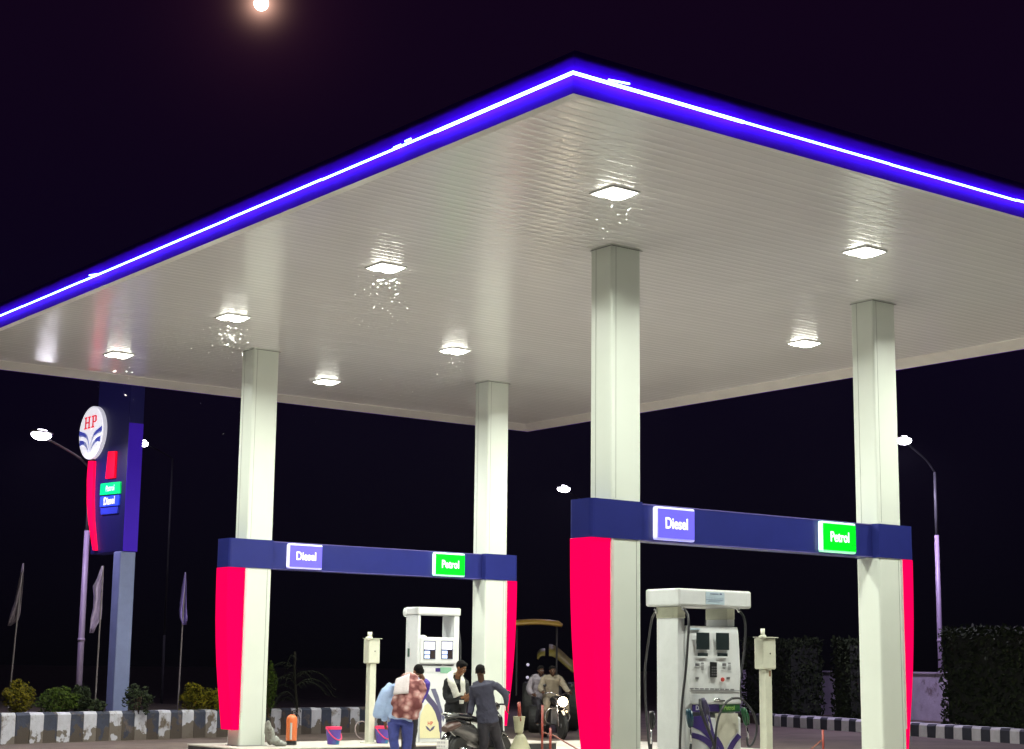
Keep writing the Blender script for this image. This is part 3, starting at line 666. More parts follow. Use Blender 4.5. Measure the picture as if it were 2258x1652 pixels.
def dshape(pts, m, nm='emblem_mark', dx=.0):
    o = finish(nm, prism(bmesh.new(), [dl(u, v) for u, v in pts], 'x', TX-.106-dx, TX-.101), m, tot); o.parent = em; return o
def slab_letters():
    bm = bmesh.new()
    def r(u0, u1, v0, v1):
        prism(bm, [dl(u0, v0), dl(u1, v0), dl(u1, v1), dl(u0, v1)], 'x', TX-.112, TX-.102)
    # H with slab serifs
    for u in (-.42, -.14): r(u-.045, u+.045, .17, .63); r(u-.10, u+.10, .17, .225); r(u-.10, u+.10, .575, .63)
    r(-.38, -.18, .375, .43)
    # P
    r(.13, .22, .17, .63); r(.06, .28, .17, .225); r(.06, .40, .575, .63); r(.2, .40, .36, .41); r(.36, .46, .385, .60)
    o = finish('emblem_letters', bm, LR, tot); o.parent = em
slab_letters()
for sg in (-1, 1):
    def A(L): return [(sg*a, b) for a, b in arc(L, 6)]
    up_ = A([(.02, -.62), (.12, -.28), (.36, .0), (.90, .14)]); lo_ = A([(.90, -.08), (.52, -.12), (.24, -.34), (.02, -.75)])
    dshape(up_+lo_, LGm, dx=.0)
    dshape(A([(.30, -.10), (.52, .04), (.91, .16)])+A([(.93, -.02), (.66, -.04), (.36, -.14)]), LB, dx=.003)
    dshape(A([(.03, -.70), (.14, -.40), (.36, -.17), (.88, -.08)])+A([(.86, -.14), (.42, -.24), (.2, -.48), (.04, -.78)]), DW, dx=.004)
    dshape(A([(.05, -.80), (.16, -.54), (.40, -.31), (.86, -.22)])+A([(.84, -.40), (.50, -.42), (.24, -.60), (.06, -.88)]), LB if 0 else LGm, dx=.005)
    dshape(A([(.48, -.29), (.62, -.24), (.86, -.21)])+A([(.82, -.42), (.62, -.38), (.46, -.40)]), LB, dx=.007)
    dshape(A([(.03, -.86), (.16, -.66), (.36, -.50), (.72, -.44)])+A([(.60, -.60), (.34, -.66), (.16, -.84), (.04, -.92)]), DW, dx=.008)
# ------------------------------------------------------------------ street lamps
POLEL = mat('lilac_lit_pole', (.25, .19, .30), .45, var=.08); POLED = mat('dark_unlit_pole', (.06, .06, .07), .5)  # lamplight tint put into the lower pole colour, unlit dark into the rest
SLM = mat('street_led', (.9, .9, 1), .3, emit=(.92, .88, 1.0), es=30)
HEADM = mat('lamp_housing', (.25, .25, .28), .4, .5)
def street_lamp(label, base, split, top, head, d, dh, rb=.075, power=120, hr=.16):
    b = at(*base, d); s_ = at(*split, d); tp = at(*top, d); h = at(*head, dh)
    t = thing('street_lamp', label, 'street lamp', (b.x, b.y, 0), 'street lamps around the station')
    gz = Vector((b.x, b.y, .0)); s_.x, s_.y = b.x, b.y; tp.x, tp.y = b.x, b.y
    bm = T([gz, (b.x, b.y, s_.z*.45), (b.x, b.y, s_.z)], [rb, rb*.95, rb*.85], 12)
    tube(bm, [(b.x, b.y, s_.z*.45), (b.x, b.y, s_.z*.45+.06)], rb*1.12, 12)
    finish('pole', bm, POLED if d > 55 else POLEL, t, smooth=True)
    finish('upper_pole', T([(b.x, b.y, s_.z+.002), (b.x, b.y, tp.z)], [rb*.6, rb*.5], 10), POLED, t, smooth=True)
    dv = (h-tp); finish('arm', T(smooth_path([tp, tp+Vector((dv.x*.3, dv.y*.3, dv.z*.45)), h-dv.normalized()*.2]), rb*.35, 8), POLED, t, smooth=True)
    ax = Vector((dv.x, dv.y, 0)).normalized(); q = ax.to_track_quat('X', 'Z').to_matrix()
    bm = bmesh.new(); ell(bm, h+Vector((0, 0, .05)), (hr*1.6, hr*.8, .05), q, 16, 8); finish('head', bm, HEADM, t, smooth=True)
    bm = bmesh.new(); ell(bm, h, (hr*1.15, hr*.8, .12), q, 16, 8); finish('lamp_lens', bm, SLM, t, smooth=True)
    light('lamp', 'AREA', h+Vector((0, 0, -.14)), power, (.76, .66, 1.0), t, .2, (0, 0, -1))
    return t
street_lamp('bright street lamp on a long arm at the far left behind the price sign', (171, 1560), (193, 1165), (203, 1024), (91, 959), 38.5, 37.5, .075, 260, .24)
street_lamp('street lamp on a lilac lit pole standing by the striped kerb at the right', (2078, 1582), (2064, 1175), (2060, 1030), (1993, 971), 46.7, 46.0, .075, 700, .25)
street_lamp('street lamp seen between the back right column and the front column', (1296, 1560), (1296, 1400), (1300, 1110), (1243, 1078), 60, 59, .07, 260, .27)
street_lamp('small dim street lamp showing just right of the price sign', (355, 1560), (352, 1400), (350, 1000), (318, 978), 62, 61, .06, 40, .17)
# ------------------------------------------------------------------ moon
mp = EYE+MOON*1200
bm = bmesh.new(); ell(bm, mp, (5.1, 5.1, 5.1), None, 32, 24)
tag(finish('moon', bm, mat('moonlit_rock', (.8, .8, .78), .9, emit=(1, .97, .9), es=6), smooth=True), 'full moon glowing at the top edge of the night sky', 'moon')
# ------------------------------------------------------------------ flags
FLG1 = mat('limp_flag_lilac', (.35, .28, .45), .8, bump=.3, bs=20); FLG2 = mat('limp_flag_grey', (.16, .13, .16), .85, var=.4, vs=6); FLG3 = mat('limp_flag_violet', (.18, .13, .42), .8)
FPO = mat('flag_pole', (.16, .14, .15), .5)
def flag(label, top, bot, d, shape, m):
    a = at(*top, d); b = at(*bot, d)
    t = thing('flag', label, 'flag', (b.x, b.y, .4), 'limp flags on thin poles in the shrub bed')
    finish('flagpole', T([(b.x, b.y, .35), a+(b-a)*.3, a], [.018, .016, .012], 8), FPO, t)
    bm = bmesh.new(); rows = []
    for i, (xl, xr_, yy) in enumerate(shape):
        row = []
        for k in range(9):
            u = k/8; v = at(xl+(xr_-xl)*u, yy, d+.06*math.sin(u*9+i*.7)+.02*i*u); row.append(bm.verts.new(v))
        rows.append(row)
    for r0, r1 in zip(rows, rows[1:]):
        for k in range(8): bm.faces.new((r0[k], r0[k+1], r1[k+1], r1[k]))
    o = finish('cloth', bm, m, t, smooth=True); md = o.modifiers.new('thick', 'SOLIDIFY'); md.thickness = .004
flag('ragged grey flag hanging limp at the far left edge', (52, 1242), (20, 1512), 36, [(50, 53, 1242), (44, 52, 1270), (38, 50, 1300), (32, 47, 1330), (24, 45, 1352), (19, 40, 1368), (17, 24, 1380)], FLG2)
flag('pale lilac flag hanging between the lamp pole and the price sign', (228, 1248), (209, 1560), 35.6, [(224, 228, 1248), (214, 228, 1275), (205, 227, 1292), (207, 226, 1315), (206, 225, 1340), (200, 223, 1365), (199, 213, 1380), (197, 206, 1396)], FLG1)
flag('small violet flag hanging right of the price sign', (409, 1262), (392, 1560), 37.5, [(407, 410, 1262), (402, 411, 1290), (398, 411, 1320), (395, 412, 1345), (396, 413, 1362), (403, 411, 1378)], FLG3)
# ------------------------------------------------------------------ foliage
def leafmat(n, c1, c2): 
    m = mat(n, c1, .75, var=.1, spec=.08); t = m.node_tree; b = t.nodes['Principled BSDF']
    oi = t.nodes.new('ShaderNodeNewGeometry'); r = t.nodes.new('ShaderNodeValToRGB')
    t.links.new(oi.outputs['Random Per Island'], r.inputs[0]); r.color_ramp.elements[0].color = (*c1, 1); r.color_ramp.elements[1].color = (*c2, 1)
    t.links.new(r.outputs[0], b.inputs['Base Color']); return m
LF_Y = leafmat('yellow_green_leaf', (.03, .034, .003), (.15, .12, .006)); LF_G = leafmat('green_leaf', (.012, .026, .003), (.05, .075, .008)); LF_D = leafmat('dark_leaf', (.008, .013, .006), (.028, .038, .016))
BARK = mat('bark', (.07, .045, .03), .9, bump=.6, bs=30)
rnd = random.Random(3)
def leaves(bm, c, r, n, s, box_=False, hollow=.55, lump=.12):
    c = Vector(c)
    for _ in range(n):
        if box_:
            p = Vector((rnd.uniform(-1, 1), rnd.uniform(-1, 1), rnd.uniform(-1, 1))); k = rnd.randrange(3)
            if rnd.random() < .8: p[k] = math.copysign(rnd.uniform(.85, 1.05), p[k])
        else:
            p = Vector((rnd.gauss(0, 1), rnd.gauss(0, 1), rnd.gauss(0, 1))).normalized()*rnd.uniform(hollow, 1)**.5
        f = 1+lump*noise.noise(p*2.3+c)*2
        q = c+Vector((p.x*r[0]*f, p.y*r[1]*f, p.z*r[2]*f))
        a = Vector((rnd.gauss(0, 1), rnd.gauss(0, 1), rnd.gauss(0, 1))).normalized(); b = a.orthogonal().normalized(); ss = s*rnd.uniform(.6, 1.4)
        v = [bm.verts.new(q-b*ss*.4), bm.verts.new(q+a*ss), bm.verts.new(q+b*ss*.4), bm.verts.new(q-a*ss*.8)]; bm.faces.new(v)
def bush(label, px, d, m, rx, rz_, n=1500, s=.035, cat='shrub', zb=.46, grp='shrubs in the bed behind the left kerb'):
    c = at(px[0], px[1], d); t = thing('shrub', label, cat, (c.x, c.y, zb), grp)
    bm = bmesh.new(); leaves(bm, c, (rx, rx, rz_), n, s, lump=.26, hollow=.25)
    for q in range(7): dq = Vector((rnd.gauss(0, 1), rnd.gauss(0, 1), abs(rnd.gauss(0, 1)))).normalized(); leaves(bm, c+Vector((dq.x*rx*.9, dq.y*rx*.9, dq.z*rz_*.95)), (rx*.22, rx*.22, rz_*.28), n//16, s)
    finish('foliage', bm, m, t)
    bm = bmesh.new()
    for k in range(5): tube(bm, [(c.x, c.y, zb-.05), c+Vector((rnd.uniform(-.5, .5)*rx, rnd.uniform(-.5, .5)*rx, rz_*.3))], [.025, .008], 5)
    finish('stem', bm, BARK, t)
bush('bright yellow green round shrub at the far left end', (40, 1541), 34.5, LF_Y, .31, .33)
bush('wide rounded dark green shrub left of the lamp pole', (128, 1548), 34.7, LF_G, .44, .27, 2200)
bush('small upright green shrub at the foot of the lilac lit lamp pole', (178, 1545), 34.9, LF_D, .2, .3)
bush('thin dark shrub right of the price sign leg', (305, 1545), 35.6, LF_D, .3, .32, 380, .05)
bush('round yellow green shrub left of the red panel', (428, 1541), 37.2, LF_Y, .29, .31)
bush('second yellow green shrub partly behind the red panel', (472, 1545), 37.4, LF_Y, .24, .27)
bush('tall narrow green shrub just right of the left column', (594, 1518), 38.4, LF_G, .16, .52, 1500)
bush('low straggly plant between the pole and the sign leg', (213, 1560), 34.9, LF_D, .18, .16, 260, .05)
# palm like plant
c = at(650, 1572, 38.5)
t = thing('palm_plant', 'faint dark palm plant behind the rubble and orange extinguisher', 'palm', (c.x, c.y, 0))
bm = bmesh.new(); tube(bm, smooth_path([(c.x, c.y, 0), (c.x+.05, c.y, .6), (c.x-.03, c.y, 1.3), (c.x-.05, c.y, 1.9)]), .03, 7); finish('trunk', bm, mat('dim_palm_stem', (.015, .014, .011), .9, spec=.05), t)
bm = bmesh.new()
for k in range(15):
    z0 = rnd.uniform(.6, 1.9); a = rnd.uniform(0, 2*PI); L = rnd.uniform(.5, 1.0); st_ = Vector((c.x-.03, c.y, z0)); dr_ = Vector((math.cos(a), math.sin(a), 0))
    pts = [st_+dr_*L*u+Vector((0, 0, L*(1.0*u-1.2*u*u))) for u in [i/9 for i in range(10)]]
    for i, p in enumerate(pts[1:]):
        s2 = dr_.cross(Vector((0, 0, 1))); 
        for sg in (-1, 1):
            l = .22*(1-i/14); v = [bm.verts.new(p), bm.verts.new(p+dr_*.03), bm.verts.new(p+s2*sg*l+dr_*.12-Vector((0, 0, l*.5)))]; bm.faces.new(v)
    tube(bm, pts, .008, 4)
finish('frond', bm, mat('dim_palm_leaf', (.012, .014, .009), .9, spec=.05), t)
# lilac wall and hedges at the right
WALL = mat('lilac_wall', (.40, .34, .46), .85, var=.2, vs=2, bump=.4, bs=20, dirt=(.10, .06, .06), ds=1.2, lo=.56)
wd_ = Vector((dr.x, dr.y, 0)); w0 = kr0+rn*3.2-wd_*8; w1 = kr1+rn*3.2+wd_*3
def slabline(a, b, th, z0, z1, bmx):
    d = (b-a).normalized(); nn = Vector((-d.y, d.x, 0))*th
    prism(bmx, [((a).x, a.y), (b.x, b.y), ((b+nn).x, (b+nn).y), ((a+nn).x, (a+nn).y)], 'z', z0, z1); return bmx
t = thing('boundary_wall', 'low weathered lilac wall behind the right kerb, seen between the hedges', 'wall', w0)
finish('wall_face', slabline(w0, w1, .2, 0, 1.55, bmesh.new()), WALL, t); finish('coping', slabline(w0-rn*.03, w1-rn*.03, 0.26, 1.553, 1.60, bmesh.new()), WALL, t)
def hedge(label, a, b, wdt, h, n):
    t = thing('hedge', label, 'hedge', ((a+b)/2).to_tuple(), 'clipped hedges along the right kerb')
    mid = (a+b)/2; L = (b-a).length/2; q = (b-a).to_track_quat('X', 'Z').to_matrix()
    bm = bmesh.new(); leaves(bm, (0, 0, 0), (L, wdt/2, h/2), n, .075, True, lump=.04)
    for v in bm.verts: v.co = q @ v.co + Vector((mid.x, mid.y, .25+h/2))
    finish('foliage', bm, LF_D, t)
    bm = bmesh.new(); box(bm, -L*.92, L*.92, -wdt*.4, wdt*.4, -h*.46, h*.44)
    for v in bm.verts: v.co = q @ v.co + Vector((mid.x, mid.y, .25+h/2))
    finish('dark_core', bm, mat('hedge_core', (.006, .008, .004), .9), t)  # solid near-black block stands in for the shaded inside of the hedge
def onhedge(px, dist_n=1.7):
    # intersect vertical plane of hedge line with the pixel column
    o_ = kr0+rn*dist_n; r = ray(px, 1520); # solve (r*t - o_) . rn = 0
    tt = (Vector((o_.x, o_.y, 0)).dot(rn))/(Vector((r.x, r.y, 0)).dot(rn)); return Vector((r.x*tt, r.y*tt, 0))
hedge('tall clipped dark hedge at the right edge of the picture', onhedge(2114), onhedge(2330), 1.1, 2.4, 9000)
hedge('dark overgrown hedge between the front pump and the right column', onhedge(1872, 1.9), onhedge(1910, 1.9), 1.2, 2.2, 3000)
hedge('dark hedge behind the control post right of the front pump', onhedge(1672, 1.9), onhedge(1780, 1.9), 1.2, 2.25, 6000)
# ------------------------------------------------------------------ small things on the rear island
YI = AY+SY
ext_p = aty(642, 1640, YI+.05)
t = thing('fire_extinguisher', 'orange fire extinguisher standing on the rear island by the left column', 'fire extinguisher', (ext_p.x, YI+.05, IZ))
ORG = mat('orange_cylinder', (.62, .15, .045), .35, var=.05)
finish('cylinder', lathe(bmesh.new(), (ext_p.x, YI+.05, IZ+.075), [(.095, 0), (.10, .02), (.10, .38), (.09, .42), (.06, .455), (.03, .47)], 20), ORG, t, smooth=True)
finish('base_ring', lathe(bmesh.new(), (ext_p.x, YI+.05, IZ), [(.085, 0), (.10, .01), (.10, .07), (.09, .074)], 20), BLK, t)
bm = bmesh.new(); tube(bm, [(ext_p.x, YI+.05, IZ+.54), (ext_p.x, YI+.05, IZ+.60)], .02, 8); tube(bm, [(ext_p.x-.02, YI+.05, IZ+.6), (ext_p.x+.08, YI+.03, IZ+.63)], .012, 6); tube(bm, [(ext_p.x-.02, YI+.05, IZ+.58), (ext_p.x+.07, YI+.02, IZ+.57)], .01, 6)
finish('valve', bm, BLK, t)
finish('label', B(ext_p.x-.075, ext_p.x-.06, YI-.07, YI-.02, IZ+.1, IZ+.4), mat('label_paper', (.6, .58, .55), .6), t)
hose(t, [(ext_p.x+.03, YI+.03, IZ+.6), (ext_p.x+.12, YI, IZ+.5), (ext_p.x+.115, YI, IZ+.3)], .009)
PUR = mat('purple_plastic', (.10, .05, .35), .4, dirt=(.01, .22, .42), ds=3.5, lo=.5); PNK = mat('pink_plastic', (.75, .04, .13), .35)
def bucket(label, px, Y, s_=1.0):
    c = aty(px, 1636, Y); t = thing('bucket', label, 'bucket', (c.x, Y, IZ), 'purple and blue buckets on the rear island')
    finish('pail', lathe(bmesh.new(), (c.x, Y, IZ), [(.105*s_, 0), (.112*s_, .02), (.142*s_, .27)], 22), PUR, t, smooth=False)
    finish('rim', lathe(bmesh.new(), (c.x, Y, IZ+.27), [(.146*s_, 0), (.15*s_, .01), (.15*s_, .05), (.13*s_, .052)], 22), PNK, t)
    v = [Vector((c.x+.15*s_*math.cos(a), Y-.14*s_*math.sin(a)*1.0, IZ+.25-.16*math.sin(a)-.05*math.cos(a))) for a in [i*PI/12 for i in range(13)]]
    finish('handle', T(v, .011, 6), PNK, t, smooth=True)
    return c
bucket('purple and blue bucket with pink rim, standing alone left of the cream post', 735, YI-.05)
bucket('purple and blue bucket with pink rim, half hidden by the stooping man', 843, YI-.05)
c = aty(800, 1611, YI+.3); bm = bmesh.new()
ringp = [Vector((c.x+.17*math.cos(a), YI+.3+.05*math.sin(a), c.z+.165*math.sin(a))) for a in [i*2*PI/24 for i in range(25)]]
o = tag(finish('water_hose', T(ringp, .012, 6), mat('old_hose', (.22, .17, .17), .6), smooth=True), 'thin coiled hose leaning against the cream post on the rear island', 'hose')
# white bundle at the column foot
c = aty(600, 1630, YI-.25)
bm = bmesh.new()
for dx, dz, rx_, rz_ in ((-.10, .30, .05, .16), (-.05, .18, .07, .16), (.03, .10, .10, .09), (.13, .05, .10, .06), (.20, .04, .07, .05)): ell(bm, (c.x+dx, YI-.28, IZ+dz), (rx_, .10, rz_))
bn = blob('cloth_bundle', bm, mat('dirty_white_cloth', (.24, .25, .23), .8, bump=.8, bs=12, dirt=(.15, .14, .12), ds=6), None, .014, .05, sm=3)
tag(bn, 'dirty white cloth bundle slumped at the foot of the left column', 'cloth')
# rubble
RUBM = mat('brown_rubble', (.13, .075, .05), .9, var=.4, vs=8, bump=.8, bs=30)
c0 = atz(690, 1622, 0); bm = bmesh.new()
for k in range(90):
    p = Vector((rnd.gauss(0, .42), rnd.gauss(0, .4), 0)); h = max(0, .5*(1-p.length/1.0)); r = rnd.uniform(.04, .15)
    bmesh.ops.create_icosphere(bm, subdivisions=1, radius=r, matrix=Matrix.Translation((c0.x+p.x, c0.y+1.6+p.y, h*rnd.uniform(.6, 1)+r*.2)) @ Matrix.Rotation(rnd.uniform(0, 3), 4, 'X') @ Matrix.Diagonal((1, rnd.uniform(.6, 1), rnd.uniform(.5, .9), 1)))
o = tag(finish('rubble_heap', bm, RUBM), 'heap of brown rubble behind the rear island', 'rubble'); o['kind'] = 'stuff'
# ------------------------------------------------------------------ barrier posts
BRED = mat('barrier_red', (.20, .025, .014), .5, var=.2, vs=10); BROPE = mat('orange_bar', (.17, .05, .03), .6)
def barrier(label, pts_posts, ropes, h=.95):
    g0 = pts_posts[0]; t = thing('barrier', label, 'barrier', (g0.x, g0.y, 0))
    for g in pts_posts:
        finish('post', T([(g.x, g.y, 0), (g.x, g.y, g.z)], .02, 8), BRED, t, smooth=True)
        finish('foot', lathe(bmesh.new(), (g.x, g.y, .004), [(.12, 0), (.12, .02), (.03, .04)], 14), BRED, t)
    for a, b in ropes: finish('bar', T([a, b], .012, 6), BROPE, t)
a = atz(1195, 1690, 0); a.z = at(1199, 1556, (a-EYE).dot(FW)).z; b = atz(1213, 1700, 0); b.z = at(1216, 1606, (b-EYE).dot(FW)).z
dd = (b-EYE).dot(FW)
barrier('red metal barrier posts in front of the motorcycle with an orange bar', [a, b], [(at(1221, 1622, dd), at(1290, 1662, dd-1.0)), (at(1197, 1615, dd+.1), at(1221, 1622, dd))])
a = atz(1816, 1690, 0); a.z = at(1814, 1610, (a-EYE).dot(FW)).z; dd = (a-EYE).dot(FW)
barrier('single red barrier post with a slanting bar left of the right column', [a], [(at(1812, 1632, dd), at(1770, 1668, dd-.5))])
# cream plinth with red stick
c = at(1147, 1650, 27.6)
t = thing('cream_stand', 'cream hourglass shaped stand with a red handle beside the parked scooter', 'stand', (c.x, c.y, 0))
s0 = 27.6/F_
zt = at(1140, 1580, 27.6).z; zw = at(1140, 1618, 27.6).z
CRP = mat('cream_plastic', (.33, .32, .21), .5, var=.1, vs=6)
finish('cup', lathe(bmesh.new(), (c.x-.03, c.y, zw), [(.05, 0), (.07, .03), (.10, zt-zw-.02), (.105, zt-zw)], 18), CRP, t, smooth=False)
finish('base', lathe(bmesh.new(), (c.x, c.y, 0), [(.20, 0), (.21, .05), (.17, zw*.55), (.09, zw*.9), (.05, zw-.002)], 18), CRP, t, smooth=False)
finish('handle', T([at(1147, 1590, 27.6), at(1144, 1549, 27.6)], [.032, .030], 10), BRED, t, smooth=True)
# ------------------------------------------------------------------ people
def hand(bm, w, d, side, s=1.0, curl=.5):
    """w wrist, d hand direction, side = thumb direction"""
    w = Vector(w); d = Vector(d).normalized(); t = Vector(side); t = (t-d*t.dot(d)).normalized(); n = d.cross(t)
    tube(bm, [w-d*.01, w+d*.045*s, w+d*.085*s], [(.022*s, .016*s), (.037*s, .017*s), (.036*s, .014*s)], 10, side=t)
    for k, L in enumerate((.066, .075, .070, .056)):
        b = w+d*.082*s+t*(.027-.018*k)*s; r = .0085*s
        p1_ = b+(d+n*curl*.3).normalized()*L*.45*s; p2_ = p1_+(d+n*curl*1.2).normalized()*L*.32*s; p3_ = p2_+(d+n*curl*2.4).normalized()*L*.25*s
        tube(bm, [b-d*.02, b, p1_, p2_, p3_], [r, r*1.05, r, r*.92, r*.75], 8)
    b = w+d*.03*s+t*.03*s; tube(bm, [b-t*.015, b+t*.018*s+d*.015, b+t*.032*s+d*.04*s, b+t*.030*s+d*.062*s], [.012*s, .012*s, .0105*s, .008*s], 8)
def head(bm, c, face, up, s=1.0):
    """c centre of the skull; face = facing direction"""
    f = Vector(face).normalized(); u = Vector(up); u = (u-f*u.dot(f)).normalized(); r = f.cross(u)
    M_ = Matrix((r, f, u)).transposed()
    P = lambda x, y, z: Vector(c)+M_ @ Vector((x, y, z))*s
    ell(bm, P(0, -.01, .02), (.073*s, .092*s, .088*s), M_, 20, 14)
    ell(bm, P(0, .022, -.045), (.056*s, .066*s, .070*s), M_, 16, 12)       # face and jaw
    ell(bm, P(0, .060, -.092), (.028*s, .024*s, .020*s), M_, 10, 8)        # chin
    tube(bm, [P(0, .083, .012), P(0, .099, -.018), P(0, .104, -.030)], [.008*s, .011*s, .014*s], 8)  # nose
    ell(bm, P(0, .074, .028), (.044*s, .014*s, .010*s), M_, 10, 6)         # brow
    for sg in (-1, 1):
        ell(bm, P(sg*.074, .0, -.012), (.010*s, .020*s, .032*s), M_, 8, 8)  # ear
        ell(bm, P(sg*.034, .062, -.03), (.022*s, .022*s, .020*s), M_, 8, 8) # cheek
    ell(bm, P(0, .083, -.060), (.024*s, .012*s, .010*s), M_, 10, 6)        # lips
    return P, M_
def face_parts(t, P, M_, s, body, skin, hairm, hair='short'):
    ew = mat('eye_white', (.6, .58, .55), .3)
    bm = bmesh.new()
    for sg in (-1, 1): ell(bm, P(sg*.030, .080, .004), (.012*s, .007*s, .006*s), M_, 8, 6)
    finish('eyes', bm, ew, t, smooth=True)
    bm = bmesh.new()
    for sg in (-1, 1): ell(bm, P(sg*.030, .0855, .004), (.006*s, .003*s, .005*s), M_, 8, 6)
    finish('pupils', bm, BLK, t, smooth=True)
    bm = bmesh.new()
    ell(bm, P(0, -.018, .034), (.081*s, .092*s, .087*s), M_, 20, 14)
    ell(bm, P(0, .03, .078), (.066*s, .056*s, .036*s), M_, 14, 10)
    blob('hair', bm, hairm, t, .009, .012, sm=1)
def person(label, J, m_top, m_bot, skin=SKIN, grp=None, face=(0, -1, 0), up=(0, 0, 1), hs=1.0, sleeves='long', shoes=True, thumb=None, bulk=1.0, hairm=HAIR, curl=.5, loose=.02, mtr=None):
    """J: dict of world joints: head, neck, chest, waist, hip, shL, elL, wrL, haL, shR..., hpL, knL, anL, toL ..."""
    t = thing('person', label, 'person', (J['hip'].x, J['hip'].y, 0), grp)
    sidev = (J['shR']-J['shL']).normalized()
    bm = bmesh.new()
    k = bulk
    trunk = [J['hip']-(J['waist']-J['hip']).normalized()*.06, J['hip'], J['waist'], J['chest'], J['neck']-(J['neck']-J['chest']).normalized()*.05]
    tube(bm, smooth_path(trunk, 4), [(.12*k, .10*k)]*4+[(.155*k, .115*k)]*4+[(.135*k, .10*k)]*4+[(.17*k, .115*k)]*4+[(.075*k, .065*k)], 16, side=sidev)
    tube(bm, [J['chest']+(J['neck']-J['chest'])*.6, J['neck'], J['head']-(J['head']-J['neck'])*.2], [.062, .054, .052], 12)
    tube(bm, [J['shL'], (J['shL']+J['shR'])/2, J['shR']], [.055, .07, .055], 10)
    for a in 'LR':
        tube(bm, smooth_path([J['sh'+a], J['el'+a], J['wr'+a]], 4), [.050*k, .052*k, .046*k, .042*k, .039*k, .040*k, .034*k, .028*k, .025*k], 12)
        tube(bm, smooth_path([J['hp'+a], J['kn'+a], J['an'+a]], 4), [.085*k, .088*k, .076*k, .064*k, .055*k, .058*k, .050*k, .040*k, .036*k], 12)
        dv = J['to'+a]-J['an'+a]; tube(bm, [J['an'+a]-dv*.25, J['an'+a]+dv*.5-Vector((0, 0, .02)), J['to'+a]], [.035, .038, .022], 10)
        hand(bm, J['wr'+a], J['ha'+a]-J['wr'+a], (thumb or {}).get(a, Vector((0, 0, 1))), 1.0, curl)
    P, M_ = head(bm, J['head'], face, up, hs)
    body = blob('body', bm, skin, t, .0075)
    face_parts(t, P, M_, hs, body, skin, hairm)
    # top garment
    L = loose; bm = bmesh.new()
    tube(bm, smooth_path([J['hip']-(J['waist']-J['hip']).normalized()*.03, J['hip'], J['waist'], J['chest'], J['neck']-(J['neck']-J['chest']).normalized()*.03], 4),
         [(.17*k+L, .13*k+L)]*4+[(.168*k+L, .128*k+L)]*4+[(.155*k+L, .12*k+L)]*4+[(.178*k+L, .125*k+L)]*4+[(.075+L*.3, .065+L*.3)], 18, side=sidev)
    tube(bm, [J['shL'], (J['shL']+J['shR'])/2+(J['neck']-J['chest'])*.15, J['shR']], [.062+L*.5, .075, .062+L*.5], 12)
    for a in 'LR':
        w_ = J['wr'+a] if sleeves == 'long' else J['el'+a]+(J['wr'+a]-J['el'+a])*.0
        if sleeves == 'long': tube(bm, smooth_path([J['sh'+a], J['el'+a], J['el'+a]+(w_-J['el'+a])*.93], 4), [.060*k+L*.5]*3+[.056*k+L*.5]*2+[.052*k+L*.4]*2+[.042*k+L*.4, .038*k+L*.3], 12)
        else: tube(bm, smooth_path([J['sh'+a], J['sh'+a]+(J['el'+a]-J['sh'+a])*.5, J['sh'+a]+(J['el'+a]-J['sh'+a])*.85], 3), [.062*k+L*.5]*4+[.06*k+L*.6]*3, 12)
    blob('shirt', bm, m_top, t, .013, .045)
    bm = bmesh.new()
    tube(bm, [J['waist']+(J['hip']-J['waist'])*.55, J['hip'], J['hip']-(J['waist']-J['hip']).normalized()*.09], [(.155*k, .118*k), (.168*k, .130*k), (.15*k, .115*k)], 16, side=sidev)
    for a in 'LR': tube(bm, smooth_path([J['hp'+a], J['kn'+a], J['an'+a]+Vector((0, 0, .01))], 4), [.098*k, .100*k, .092*k, .084*k, .074*k, .076*k, .070*k, .066*k, .064*k], 14)
    blob('trousers', bm, m_bot, t, .013, .035)
    if shoes:
        for a in 'LR':
            dv = J['to'+a]-J['an'+a]; dv.z = 0; b = Vector((J['an'+a].x, J['an'+a].y, max(.05, J['to'+a].z)))
            bm = bmesh.new(); tube(bm, [b-dv*.35, b, b+dv*.6, b+dv*1.05], [(.038, .035), (.045, .05), (.048, .038), (.03, .02)], 10, side=dv.cross(Vector((0, 0, 1))))
            blob('shoe', bm, RUB, t, .012)
    return t, P, M_
V = Vector
RV = RT0.copy(); FV = Vector((_sy, _cy, 0)).normalized()   # view right / view forward on the ground
# ---- man in black with white towel
d = 28.3
def pj(d, **k): return {n: at(x, y, d+dz) for n, (x, y, dz) in k.items()}
def ground(J, z=0.0, feet=None):
    for a in 'LR': J['an'+a].z = z+.09; J['to'+a].z = z+.04
    return J
J = pj(d, head=(1017, 1472, 0), neck=(1010, 1492, .03), chest=(1006, 1515, .05), waist=(1004, 1549, .05), hip=(1004, 1574, .05),
       shL=(988, 1500, .05), elL=(985, 1538, -.05), wrL=(1020, 1539, -.18), haL=(1031, 1535, -.2), shR=(1024, 1502, .1), elR=(1030, 1536, .0), wrR=(1026, 1545, -.2), haR=(1033, 1541, -.24),
       hpL=(995, 1578, .03), knL=(994, 1625, -.02), anL=(994, 1672, .05), toL=(998, 1680, -.12), hpR=(1014, 1578, .07), knR=(1016, 1625, .02), anR=(1016, 1672, .1), toR=(1022, 1680, -.08))
ground(J)
BKC = mat('black_cloth', (.012, .013, .015), .85, var=.2, bump=.3, bs=60)
t, P, M_ = person('young man in black with a white towel round his neck, looking down at his hands', J, BKC, BKC, SKIN, face=(RV*.75-FV*.45+V((0, 0, -.45))), up=(0, 0, 1), thumb={'L': V((0, 0, 1)), 'R': V((0, 0, 1))}, curl=.9)
WT = mat('white_towel', (.62, .61, .54), .9, var=.08, vs=8, bump=.5, bs=50)
bm = bmesh.new()
